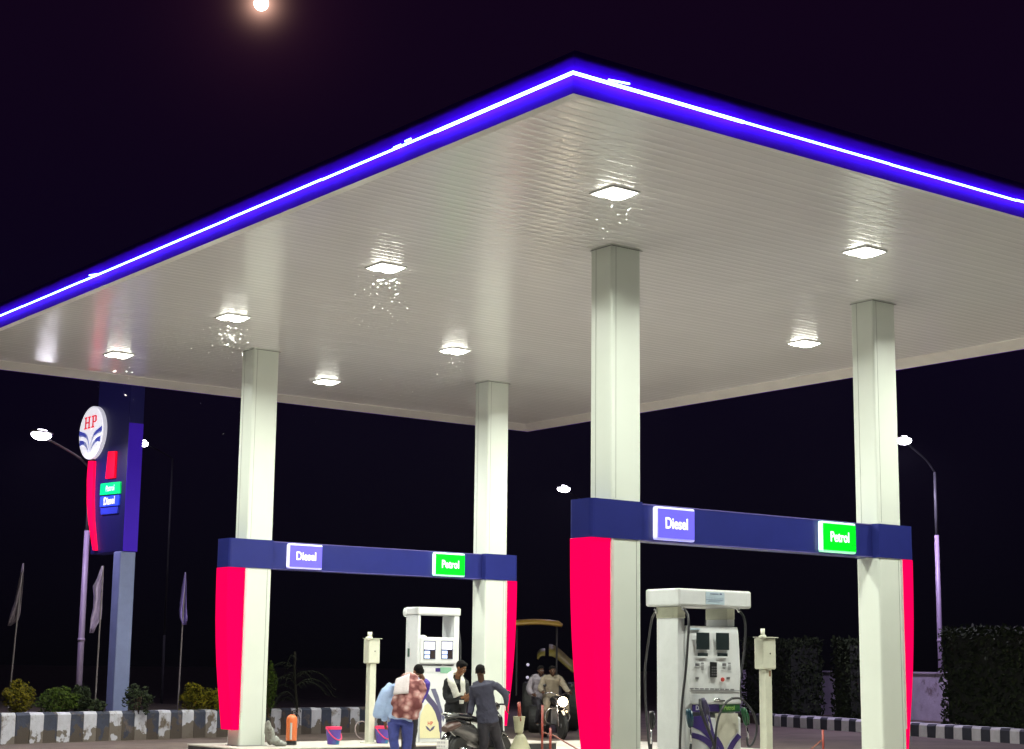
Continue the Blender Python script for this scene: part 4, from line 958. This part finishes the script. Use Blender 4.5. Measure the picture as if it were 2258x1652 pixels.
tube(bm, smooth_path([at(1020, 1492, d+.12), at(1008, 1483, d+.12), at(994, 1486, d+.02), at(994, 1500, d-.12), at(1001, 1518, d-.16), at(1008, 1537, d-.18)], 4), [(.05, .025)]*4+[(.055, .028)]*8+[(.062, .026)]*8+[(.07, .026)], 10, side=RV)
tube(bm, smooth_path([at(1017, 1488, d+.08), at(1020, 1500, d-.10), at(1021, 1518, d-.15), at(1021, 1534, d-.17)], 4), [(.032, .02)]*4+[(.045, .022)]*8+[(.05, .024)], 10, side=RV)
tw_o = blob('towel', bm, WT, None, .01, .02); tw_o.parent = None; tag(tw_o, 'white towel hanging round the neck of the man in black', 'towel')
bm = bmesh.new(); lathe(bm, at(1018, 1552, d-.28), [(.035, 0), (.04, .05), (.042, .06)], 12)
tag(finish('paper_cup', bm, WT), 'small white cup held by the man in black', 'cup')
# ---- man in grey blue, back to us
d = 27.2
J = pj(d, head=(1059, 1481, 0), neck=(1061, 1500, .0), chest=(1066, 1525, .0), waist=(1073, 1562, .0), hip=(1075, 1588, .0),
       shL=(1043, 1514, .02), elL=(1041, 1551, .08), wrL=(1036, 1577, -.02), haL=(1035, 1588, -.06), shR=(1091, 1510, -.02), elR=(1114, 1530, .0), wrR=(1117, 1557, .08), haR=(1118, 1568, .1),
       hpL=(1065, 1592, 0), knL=(1067, 1640, -.05), anL=(1062, 1684, .0), toL=(1060, 1692, .18), hpR=(1087, 1592, .0), knR=(1098, 1636, .12), anR=(1106, 1680, .1), toR=(1108, 1688, .3))
ground(J)
GBC = mat('grey_blue_shirt', (.034, .035, .062), .85, var=.15, bump=.4, bs=40); DTR = mat('dark_trousers', (.02, .018, .026), .85)
t, P, M_ = person('man in a grey blue long sleeved shirt seen from behind, standing over the scooter', J, GBC, DTR, DSKIN, face=(FV+RV*.15), thumb={'L': FV, 'R': FV}, curl=.8, loose=.006)
# ---- bending man with patterned shawl
d = 27.3
J = pj(d, head=(903, 1520, .62), neck=(902, 1507, .45), chest=(898, 1512, .32), waist=(888, 1548, .12), hip=(882, 1586, .0),
       shL=(868, 1518, .32), elL=(846, 1553, .40), wrL=(848, 1592, .50), haL=(850, 1604, .52), shR=(922, 1513, .34), elR=(918, 1550, .55), wrR=(908, 1580, .6), haR=(906, 1590, .6),
       hpL=(868, 1592, .0), knL=(869, 1640, -.02), anL=(872, 1686, .04), toL=(870, 1694, .22), hpR=(898, 1592, .0), knR=(898, 1640, .0), anR=(894, 1686, .06), toR=(896, 1694, .24))
ground(J)
LBS = mat('light_blue_shirt', (.32, .43, .66), .85, var=.1, bump=.4, bs=30); JEAN = mat('blue_jeans', (.045, .06, .26), .85, var=.2, vs=9, bump=.3, bs=80)
t, P, M_ = person('man bending forward in light blue shirt and blue jeans under a patterned shawl', J, LBS, JEAN, SKIN, face=(FV*.6+V((0, 0, -.8))), up=FV, curl=.6, loose=.03)
bm = bmesh.new()   # bellied hanging side of the shirt
tube(bm, smooth_path([at(868, 1512, d+.22), at(852, 1534, d+.16), at(841, 1562, d+.12), at(838, 1584, d+.1)], 4), [.10]*3+[.12]*4+[.125]*5+[.10], 14)
tube(bm, smooth_path([at(888, 1520, d+.2), at(868, 1548, d+.14), at(858, 1580, d+.08)], 4), [.10]*4+[.13]*4+[.11], 14)
blob('loose_shirt_side', bm, LBS, t, .014, .025, sm=6)
SH = bpy.data.materials.new('patterned_shawl'); SH.use_nodes = True; tt_ = SH.node_tree; bb = tt_.nodes['Principled BSDF']; bb.inputs['Roughness'].default_value = .9
tc_ = tt_.nodes.new('ShaderNodeTexCoord'); vo = tt_.nodes.new('ShaderNodeTexVoronoi'); vo.inputs['Scale'].default_value = 9; tt_.links.new(tc_.outputs['Object'], vo.inputs['Vector'])
rr = tt_.nodes.new('ShaderNodeValToRGB'); tt_.links.new(vo.outputs['Distance'], rr.inputs[0]); rr.color_ramp.elements[0].color = (.55, .38, .35, 1); rr.color_ramp.elements[0].position = .18; rr.color_ramp.elements[1].color = (.13, .035, .035, 1); rr.color_ramp.elements[1].position = .72
q_ = rr.color_ramp.elements.new(.45); q_.color = (.33, .15, .14, 1)
tt_.links.new(rr.outputs[0], bb.inputs['Base Color'])
bm = bmesh.new()
tube(bm, smooth_path([at(903, 1492, d+.28), at(901, 1510, d+.14), at(900, 1535, d-.0), at(896, 1562, d-.08), at(893, 1584, d-.10)], 5), [(.15, .10)]*5+[(.23, .14)]*5+[(.25, .15)]*5+[(.22, .14)]*5+[(.13, .08)], 20, side=RV)
ell(bm, at(926, 1520, d+.12), (.10, .12, .16), None, 14, 10)
sh_o = blob('shawl', bm, SH, None, .014, .07); tag(sh_o, 'pinkish brown patterned shawl bunched over the bending man\'s back', 'shawl')
bm = bmesh.new()
rows = []
for i in range(9):
    row = []
    for k in range(9):
        u, v = k/8, i/8; row.append(bm.verts.new(at(870+33*u-3*v+4*(1-v)*(1-u), 1489+6*(1-u)*(1-v)*1.5+43*v-3*u, d-.155+.12*(1-v)**1.3+.10*(u-.6)**2+.008*math.sin(u*14))))
    rows.append(row)
for r0, r1 in zip(rows, rows[1:]):
    for k in range(8): bm.faces.new((r0[k], r0[k+1], r1[k+1], r1[k]))
o = finish('folded_towel', bm, mat('white_cotton', (.66, .60, .62), .9, bump=.3, bs=30), smooth=True); md = o.modifiers.new('thick', 'SOLIDIFY'); md.thickness = .03; md.offset = 0
tag(o, 'white folded cloth lying over the top left of the patterned shawl', 'towel')
# ---- person in purple behind
d = 28.35
J = pj(d, head=(921, 1480, -.12), neck=(930, 1496, .02), chest=(929, 1514, .06), waist=(914, 1546, .1), hip=(906, 1576, .1),
       shL=(922, 1510, .1), elL=(916, 1545, .05), wrL=(905, 1568, -.1), haL=(902, 1576, -.14), shR=(942, 1509, .0), elR=(936, 1535, -.05), wrR=(920, 1556, -.2), haR=(916, 1563, -.22),
       hpL=(896, 1580, .1), knL=(893, 1626, .1), anL=(892, 1660, .14), toL=(888, 1668, -.02), hpR=(912, 1580, .1), knR=(910, 1626, .1), anR=(908, 1660, .14), toR=(904, 1668, -.02))
ground(J)
PSH = mat('purple_shirt', (.06, .03, .26), .85, var=.1)
person('person in a purple shirt behind the bending man, only black hair and shoulder showing', J, PSH, DTR, SKIN, face=(RV*.3-FV*.1+V((0, 0, -.6))), up=(-.2, .1, 1), loose=.0, curl=.7, bulk=.85)
# ------------------------------------------------------------------ scooter (rear to the left, near)
sp0 = at(1000, 1660, 26.75); sp1 = at(1128, 1640, 28.15); sd = V((sp1.x-sp0.x, sp1.y-sp0.y, 0)).normalized()
SM = Matrix.Translation((sp0.x, sp0.y, 0)) @ V((sd.x, sd.y, 0)).to_track_quat('X', 'Z').to_matrix().to_4x4()
sc = thing('scooter', 'black and silver scooter with a white number plate below the man in grey blue', 'scooter', (sp0.x, sp0.y, 0))
sx = lambda x, y, z: SM @ V((x, y, z))
SBK = mat('scooter_black', (.012, .012, .014), .22, coat=.5); SSV = mat('scooter_silver', (.12, .115, .115), .25, .6); SBR = mat('tail_brown', (.06, .03, .025), .35)
def wheel(par, cx, r, MM, w=.05, nm='wheel'):
    c_ = MM @ V((cx, 0, r)); R_ = MM.to_3x3() @ Matrix.Rotation(PI/2, 3, 'X')
    ty = finish(nm, lathe(bmesh.new(), c_, [(r*.72, -w*.8), (r*.9, -w), (r, -w*.5), (r, w*.5), (r*.9, w), (r*.72, w*.8)], 28, R_), RUB, par, smooth=False)
    rm = finish('rim', lathe(bmesh.new(), c_, [(r*.16, -w*.9), (r*.2, -w*.6), (r*.7, -w*.55), (r*.71, -w*.7), (r*.71, w*.7), (r*.7, w*.55), (r*.2, w*.6), (r*.16, w*.9)], 20, R_), GREY, par); rm.parent = ty
    return ty
wheel(sc, .12, .25, SM); wheel(sc, 1.38, .25, SM)
body = bmesh.new()
tube(body, [sx(-.12, 0, .66), sx(.1, 0, .62), sx(.4, 0, .54), sx(.66, 0, .42), sx(.78, 0, .33)], [(.05, .06), (.12, .12), (.16, .17), (.15, .13), (.13, .06)], 16, side=SM.to_3x3() @ V((0, 1, 0)))
blob('side_panel', body, SSV, sc, .014)
bm = bmesh.new(); tube(bm, [sx(-.20, 0, .80), sx(-.02, 0, .83), sx(.3, 0, .80), sx(.62, 0, .74), sx(.72, 0, .72)], [(.05, .03), (.12, .05), (.14, .06), (.13, .06), (.08, .04)], 14, side=SM.to_3x3() @ V((0, 1, 0))); blob('seat', bm, SBK, sc, .014)
bm = bmesh.new(); tube(bm, [sx(-.26, 0, .62), sx(-.12, 0, .66), sx(.05, 0, .70)], [(.07, .05), (.11, .08), (.12, .06)], 12, side=SM.to_3x3() @ V((0, 1, 0))); blob('tail_light', bm, SBR, sc, .012)
bm = bmesh.new(); tube(bm, [sx(-.16, 0, .56), sx(-.26, 0, .42), sx(-.28, 0, .32)], [(.07, .02), (.09, .02), (.10, .015)], 10, side=SM.to_3x3() @ V((0, 1, 0))); finish('rear_mudguard', bm, SBK, sc, smooth=True)
finish('number_plate', B(-.315, -.300, -.11, .11, .32, .46, M=SM), mat('plate_white', (.85, .85, .83), .4), sc, bevel=.004)
bm = bmesh.new()
for i in range(5): box(bm, -.3175, -.3155, .07-.032*i, .088-.032*i, .405, .435, M=SM); box(bm, -.3175, -.3155, .07-.032*i, .086-.032*i, .345, .375, M=SM)
bmesh.ops.delete(bm, geom=[], context='VERTS'); finish('plate_marks', bm, mat('plate_ink', (.45, .45, .48), .5), sc)
finish('footboard', B(.66, 1.12, -.13, .13, .26, .31, M=SM), SBK, sc, bevel=.015)
bm = bmesh.new(); tube(bm, [sx(1.02, 0, .30), sx(1.14, 0, .55), sx(1.16, 0, .78), sx(1.12, 0, .90)], [(.15, .05), (.19, .07), (.16, .07), (.07, .05)], 16, side=SM.to_3x3() @ V((0, 1, 0))); blob('leg_shield', bm, SBK, sc, .014)
bm = bmesh.new(); tube(bm, [sx(1.20, 0, .50), sx(1.36, 0, .54), sx(1.52, 0, .46)], [(.06, .05), (.075, .04), (.05, .02)], 12, side=SM.to_3x3() @ V((0, 1, 0))); blob('front_mudguard', bm, SBK, sc, .014)
bm = bmesh.new()
for s_ in (-.07, .07): tube(bm, [sx(1.14, s_, .62), sx(1.38, s_, .25)], .018, 8)
finish('fork', bm, GREY, sc, smooth=True)
bm = bmesh.new(); tube(bm, smooth_path([sx(1.0, -.34, 1.0), sx(1.08, -.16, 1.0), sx(1.12, 0, .97), sx(1.08, .16, 1.0), sx(1.0, .34, 1.0)]), .016, 8); finish('handlebar', bm, SBK, sc, smooth=True)
bm = bmesh.new(); ell(bm, sx(1.13, 0, .96), (.11, .11, .08)); finish('headlamp_cowl', bm, SBK, sc, smooth=True)
for s_ in (-.26, .26):
    bm = bmesh.new(); tube(bm, [sx(1.05, s_, 1.0), sx(1.08, s_*1.15, 1.16)], .006, 6); ell(bm, sx(1.08, s_*1.2, 1.19), (.05, .02, .035)); finish('mirror', bm, SBK, sc, smooth=True)
bm = bmesh.new(); tube(bm, [sx(-.05, -.16, .3), sx(.35, -.17, .26)], [.045, .03], 10); finish('exhaust', bm, CHR, sc, smooth=True)
bm = bmesh.new(); tube(bm, smooth_path([sx(-.2, -.1, .86), sx(-.28, 0, .88), sx(-.2, .1, .86), sx(.0, .13, .82)]), .012, 8); finish('grab_rail', bm, CHR, sc, smooth=True)
# white helmet-like item hanging at front
# ------------------------------------------------------------------ motorcycle with two riders
md_ = 38.0
g0 = atz(1240, 1628, 0); g0 = at(1240, 1600, md_); mo = V((g0.x, g0.y, 0))
mdir = (FV*1.0 - RV*.32).normalized()    # from front wheel back to the rear
MM = Matrix.Translation(mo) @ (mdir).to_track_quat('X', 'Z').to_matrix().to_4x4()
mx = lambda x, y, z: MM @ V((x, y, z))
sdv = MM.to_3x3() @ V((0, 1, 0))
mc = thing('motorcycle', 'dark motorcycle with a lit headlight riding towards the station with two men', 'motorcycle', (mo.x, mo.y, 0))
wheel(mc, 0, .30, MM, .045); wheel(mc, 1.28, .30, MM, .055)
bm = bmesh.new()
for s_ in (-.08, .08): tube(bm, [mx(0, s_, .30), mx(.22, s_, .92)], .022, 8)
finish('fork', bm, CHR, mc, smooth=True)
bm = bmesh.new(); tube(bm, smooth_path([mx(-.22, 0, .52), mx(0, 0, .65), mx(.2, 0, .58)]), [(.06, .012)]*13, 10, side=sdv); finish('front_mudguard', bm, SBK, mc, smooth=True)
HLM = mat('headlight_glow', (1, .9, .75), .3, emit=(1.0, .80, .52), es=22)
bm = bmesh.new(); ell(bm, mx(.06, 0, .84), (.10, .10, .10)); finish('headlight_shell', bm, BLK, mc, smooth=True)
hl = bmesh.new(); ell(hl, mx(-.03, 0, .84), (.115, .115, .11)); finish('headlight', hl, HLM, mc, smooth=True)
hb_ = light('headlight_beam', 'SPOT', mx(-.16, 0, .84), 25, (1, .85, .62), mc, .05, -(MM.to_3x3() @ V((1, 0, .06))))
hb_.data.spot_size = math.radians(100); hb_.data.spot_blend = .8
bm = bmesh.new(); ell(bm, mx(-.02, -.09, .62), (.025, .025, .025)); finish('indicator', bm, mat('indicator_glow', (1, .8, .5), .3, emit=(1, .7, .35), es=3), mc, smooth=True)
bm = bmesh.new(); tube(bm, smooth_path([mx(.36, -.36, 1.0), mx(.26, -.2, 1.04), mx(.22, 0, .98), mx(.26, .2, 1.04), mx(.36, .36, 1.0)]), .014, 8); finish('handlebar', bm, CHR, mc, smooth=True)
for s_ in (-.3, .3):
    bm = bmesh.new(); tube(bm, [mx(.30, s_, 1.02), mx(.27, s_*1.1, 1.18)], .006, 6); ell(bm, mx(.27, s_*1.12, 1.2), (.05, .03, .04)); finish('mirror', bm, BLK, mc, smooth=True)
bm = bmesh.new(); tube(bm, [mx(.28, 0, .80), mx(.5, 0, .86), mx(.72, 0, .76)], [(.10, .08), (.14, .11), (.09, .06)], 12, side=sdv); blob('fuel_tank', bm, SBK, mc, .015)
bm = bmesh.new(); tube(bm, [mx(.68, 0, .80), mx(1.0, 0, .80), mx(1.42, 0, .86)], [(.10, .05), (.13, .05), (.10, .03)], 12, side=sdv); blob('seat', bm, RUB, mc, .015)
bm = bmesh.new(); box(bm, .42, .78, -.13, .13, .30, .62, M=MM); box(bm, .48, .66, -.10, .10, .60, .74, M=MM); finish('engine', bm, GREY, mc, bevel=.02)
bm = bmesh.new(); tube(bm, smooth_path([mx(.36, 0, .72), mx(.34, -.22, .66), mx(.34, -.30, .5), mx(.36, -.22, .36), mx(.4, 0, .32), mx(.36, .22, .36), mx(.34, .30, .5), mx(.34, .22, .66), mx(.36, 0, .72)]), .014, 8); finish('crash_guard', bm, CHR, mc, smooth=True)
bm = bmesh.new()
for s_ in (-.1, .1): tube(bm, [mx(.6, s_, .4), mx(1.28, s_, .30)], .02, 8); tube(bm, [mx(1.1, s_, .75), mx(1.28, s_, .30)], .022, 8)
finish('swingarm', bm, BLK, mc, smooth=True)
def mrider(xh, ztop, hands_fwd, label, top_m, bot_m, lean=0, off=0, skin=DSKIN, out=.24):
    J = {}
    sd_ = V((0, 0, 0)); X = xh
    J['hip'] = mx(X, off, .88); J['waist'] = mx(X-.02+lean*.3, off, 1.06); J['chest'] = mx(X-.05+lean, off, 1.28); J['neck'] = mx(X-.08+lean, off, 1.42); J['head'] = mx(X-.12+lean, off, 1.53)
    for a, s_ in (('R', -1), ('L', 1)):
        J['sh'+a] = mx(X-.06+lean, off+s_*.18, 1.36)
        if hands_fwd: J['el'+a] = mx(X-.18, off+s_*.30, 1.14); J['wr'+a] = mx(.42, s_*.33, 1.04); J['ha'+a] = mx(.34, s_*.34, 1.03)
        else: J['el'+a] = mx(X-.1, off+s_*.28, 1.10); J['wr'+a] = mx(X-.28, off+s_*.24, .98); J['ha'+a] = mx(X-.36, off+s_*.2, .96)
        J['hp'+a] = mx(X, off+s_*.10, .86); J['kn'+a] = mx(X-.42, off*.3+s_*out, .74); J['an'+a] = mx(X-.22, off*.3+s_*(out+.0), .34); J['to'+a] = mx(X-.38, off*.3+s_*(out+.02), .29)
    return person(label, J, top_m, bot_m, skin, face=-(MM.to_3x3() @ V((1, 0, .08))), loose=.03, curl=1.2, thumb={'L': V((0, 0, 1)), 'R': V((0, 0, 1))})
KURT = mat('cream_kurta', (.19, .16, .12), .9, var=.1, bump=.4, bs=30); WHS = mat('off_white_shirt', (.20, .18, .21), .9, var=.1)
mrider(.82, 0, True, 'man in a loose cream kurta steering the motorcycle', KURT, KURT)
mrider(1.16, 0, False, 'passenger in a white shirt sitting behind the motorcycle rider', WHS, DTR, 0, .17)
# ------------------------------------------------------------------ tractor
td = 43.0
tr = thing('tractor', 'dark tractor with a yellow roof and yellow mudguards parked behind the motorcycle', 'tractor', (at(1190, 1600, td).x, at(1190, 1600, td).y, 0))
YEL = mat('tractor_yellow', (.27, .16, .02), .5, var=.15, vs=3); YEL2 = mat('mudguard_yellow', (.15, .12, .02), .5, var=.2, vs=3); TDK = mat('tractor_dark', (.02, .018, .02), .5)
def tp(x, y, dz=0): return at(x, y, td+dz)
bm = bmesh.new(); rows = []
for i in range(7):
    row = []
    for k in range(13):
        u = k/12; v = i/6; c_ = tp(1128+113*u, 1371+2*u, 1.3*(v-.5)); c_.z += .05*math.sin(PI*u)+.03*math.sin(PI*v)+(.0 if 0 < k < 12 and 0 < i < 6 else -.06); row.append(bm.verts.new(c_))
    rows.append(row)
for r0, r1 in zip(rows, rows[1:]):
    for k in range(12): bm.faces.new((r0[k], r0[k+1], r1[k+1], r1[k]))
o = finish('roof', bm, YEL, tr, smooth=True); m_ = o.modifiers.new('thick', 'SOLIDIFY'); m_.thickness = .06
for x_, dz in ((1140, -.5), (1228, -.5), (1140, .5), (1228, .5)): finish('roof_post', T([tp(x_, 1378, dz), V((tp(x_, 1378, dz).x, tp(x_, 1378, dz).y, .9))], .025, 8), TDK, tr)
def mudguard(pts, wpx, m):
    bm = bmesh.new(); pr = [tp(a, b, -.3) for a, b in pts]; pr2 = [tp(a, b, .25) for a, b in pts]
    A_ = [bm.verts.new(p) for p in pr]; B_ = [bm.verts.new(p+V((0, 0, wpx))) for p in pr2]
    for i in range(len(pr)-1): bm.faces.new((A_[i], A_[i+1], B_[i+1], B_[i]))
    o = finish('mudguard', bm, m, tr, smooth=True); mm = o.modifiers.new('t', 'SOLIDIFY'); mm.thickness = .04
mudguard(arc([(1210, 1447), (1222, 1450), (1240, 1464), (1258, 1480), (1274, 1487), (1284, 1486)]), .27, YEL2)
mudguard(arc([(1187, 1455), (1193, 1448), (1202, 1447)]), .16, YEL2)
R0 = (RV).to_track_quat('Z', 'Y').to_matrix()
for x_, r_, dz in ((1165, .62, .3), (1262, .62, .3), (1180, .34, -1.2), (1240, .34, -1.2)):
    c_ = tp(x_, 1560, dz); c_.z = r_
    tyre = finish('wheel', lathe(bmesh.new(), c_, [(r_*.6, -.14), (r_*.92, -.16), (r_, -.1), (r_, .1), (r_*.92, .16), (r_*.6, .14)], 26, R0), RUB, tr)
    rm = finish('rim', lathe(bmesh.new(), c_, [(r_*.15, -.1), (r_*.58, -.08), (r_*.58, .08), (r_*.15, .1)], 18, R0), YEL2, tr); rm.parent = tyre
cb = tp(1212, 1520, -.6); Mt = Matrix.Translation((cb.x, cb.y, 0)) @ FV.to_track_quat('X', 'Z').to_matrix().to_4x4()
finish('bonnet', B(-.9, .5, -.28, .28, .6, 1.3, M=Mt), TDK, tr, bevel=.06); finish('seat', B(.6, .95, -.22, .22, .9, 1.3, M=Mt), TDK, tr, bevel=.04)
finish('axle', B(-.85, 1.0, -.12, .12, .42, .58, M=Mt), TDK, tr)
for a, b in ((1164, 1466), (1163, 1494)):
    bm = bmesh.new(); ell(bm, tp(a+80*0, b, -1.0), (.04, .04, .04)); o = finish('marker_lamp', bm, mat('marker_glow', (.5, .5, .6), .3, emit=(.32, .28, .38), es=1), tr, smooth=True)

# ------------------------------------------------------------------ thin night haze
hm = bpy.data.materials.new('haze'); hm.use_nodes = True; ht = hm.node_tree; ht.nodes.clear()
ho = ht.nodes.new('ShaderNodeOutputMaterial'); pv = ht.nodes.new('ShaderNodeVolumePrincipled')
pv.inputs['Color'].default_value = (.8, .82, 1, 1); pv.inputs['Density'].default_value = .00007; pv.inputs['Anisotropy'].default_value = .3
ht.links.new(pv.outputs[0], ho.inputs['Volume'])
o = finish('haze', B(-30, 90, -20, 110, -1, 16), hm); o['kind'] = 'stuff'
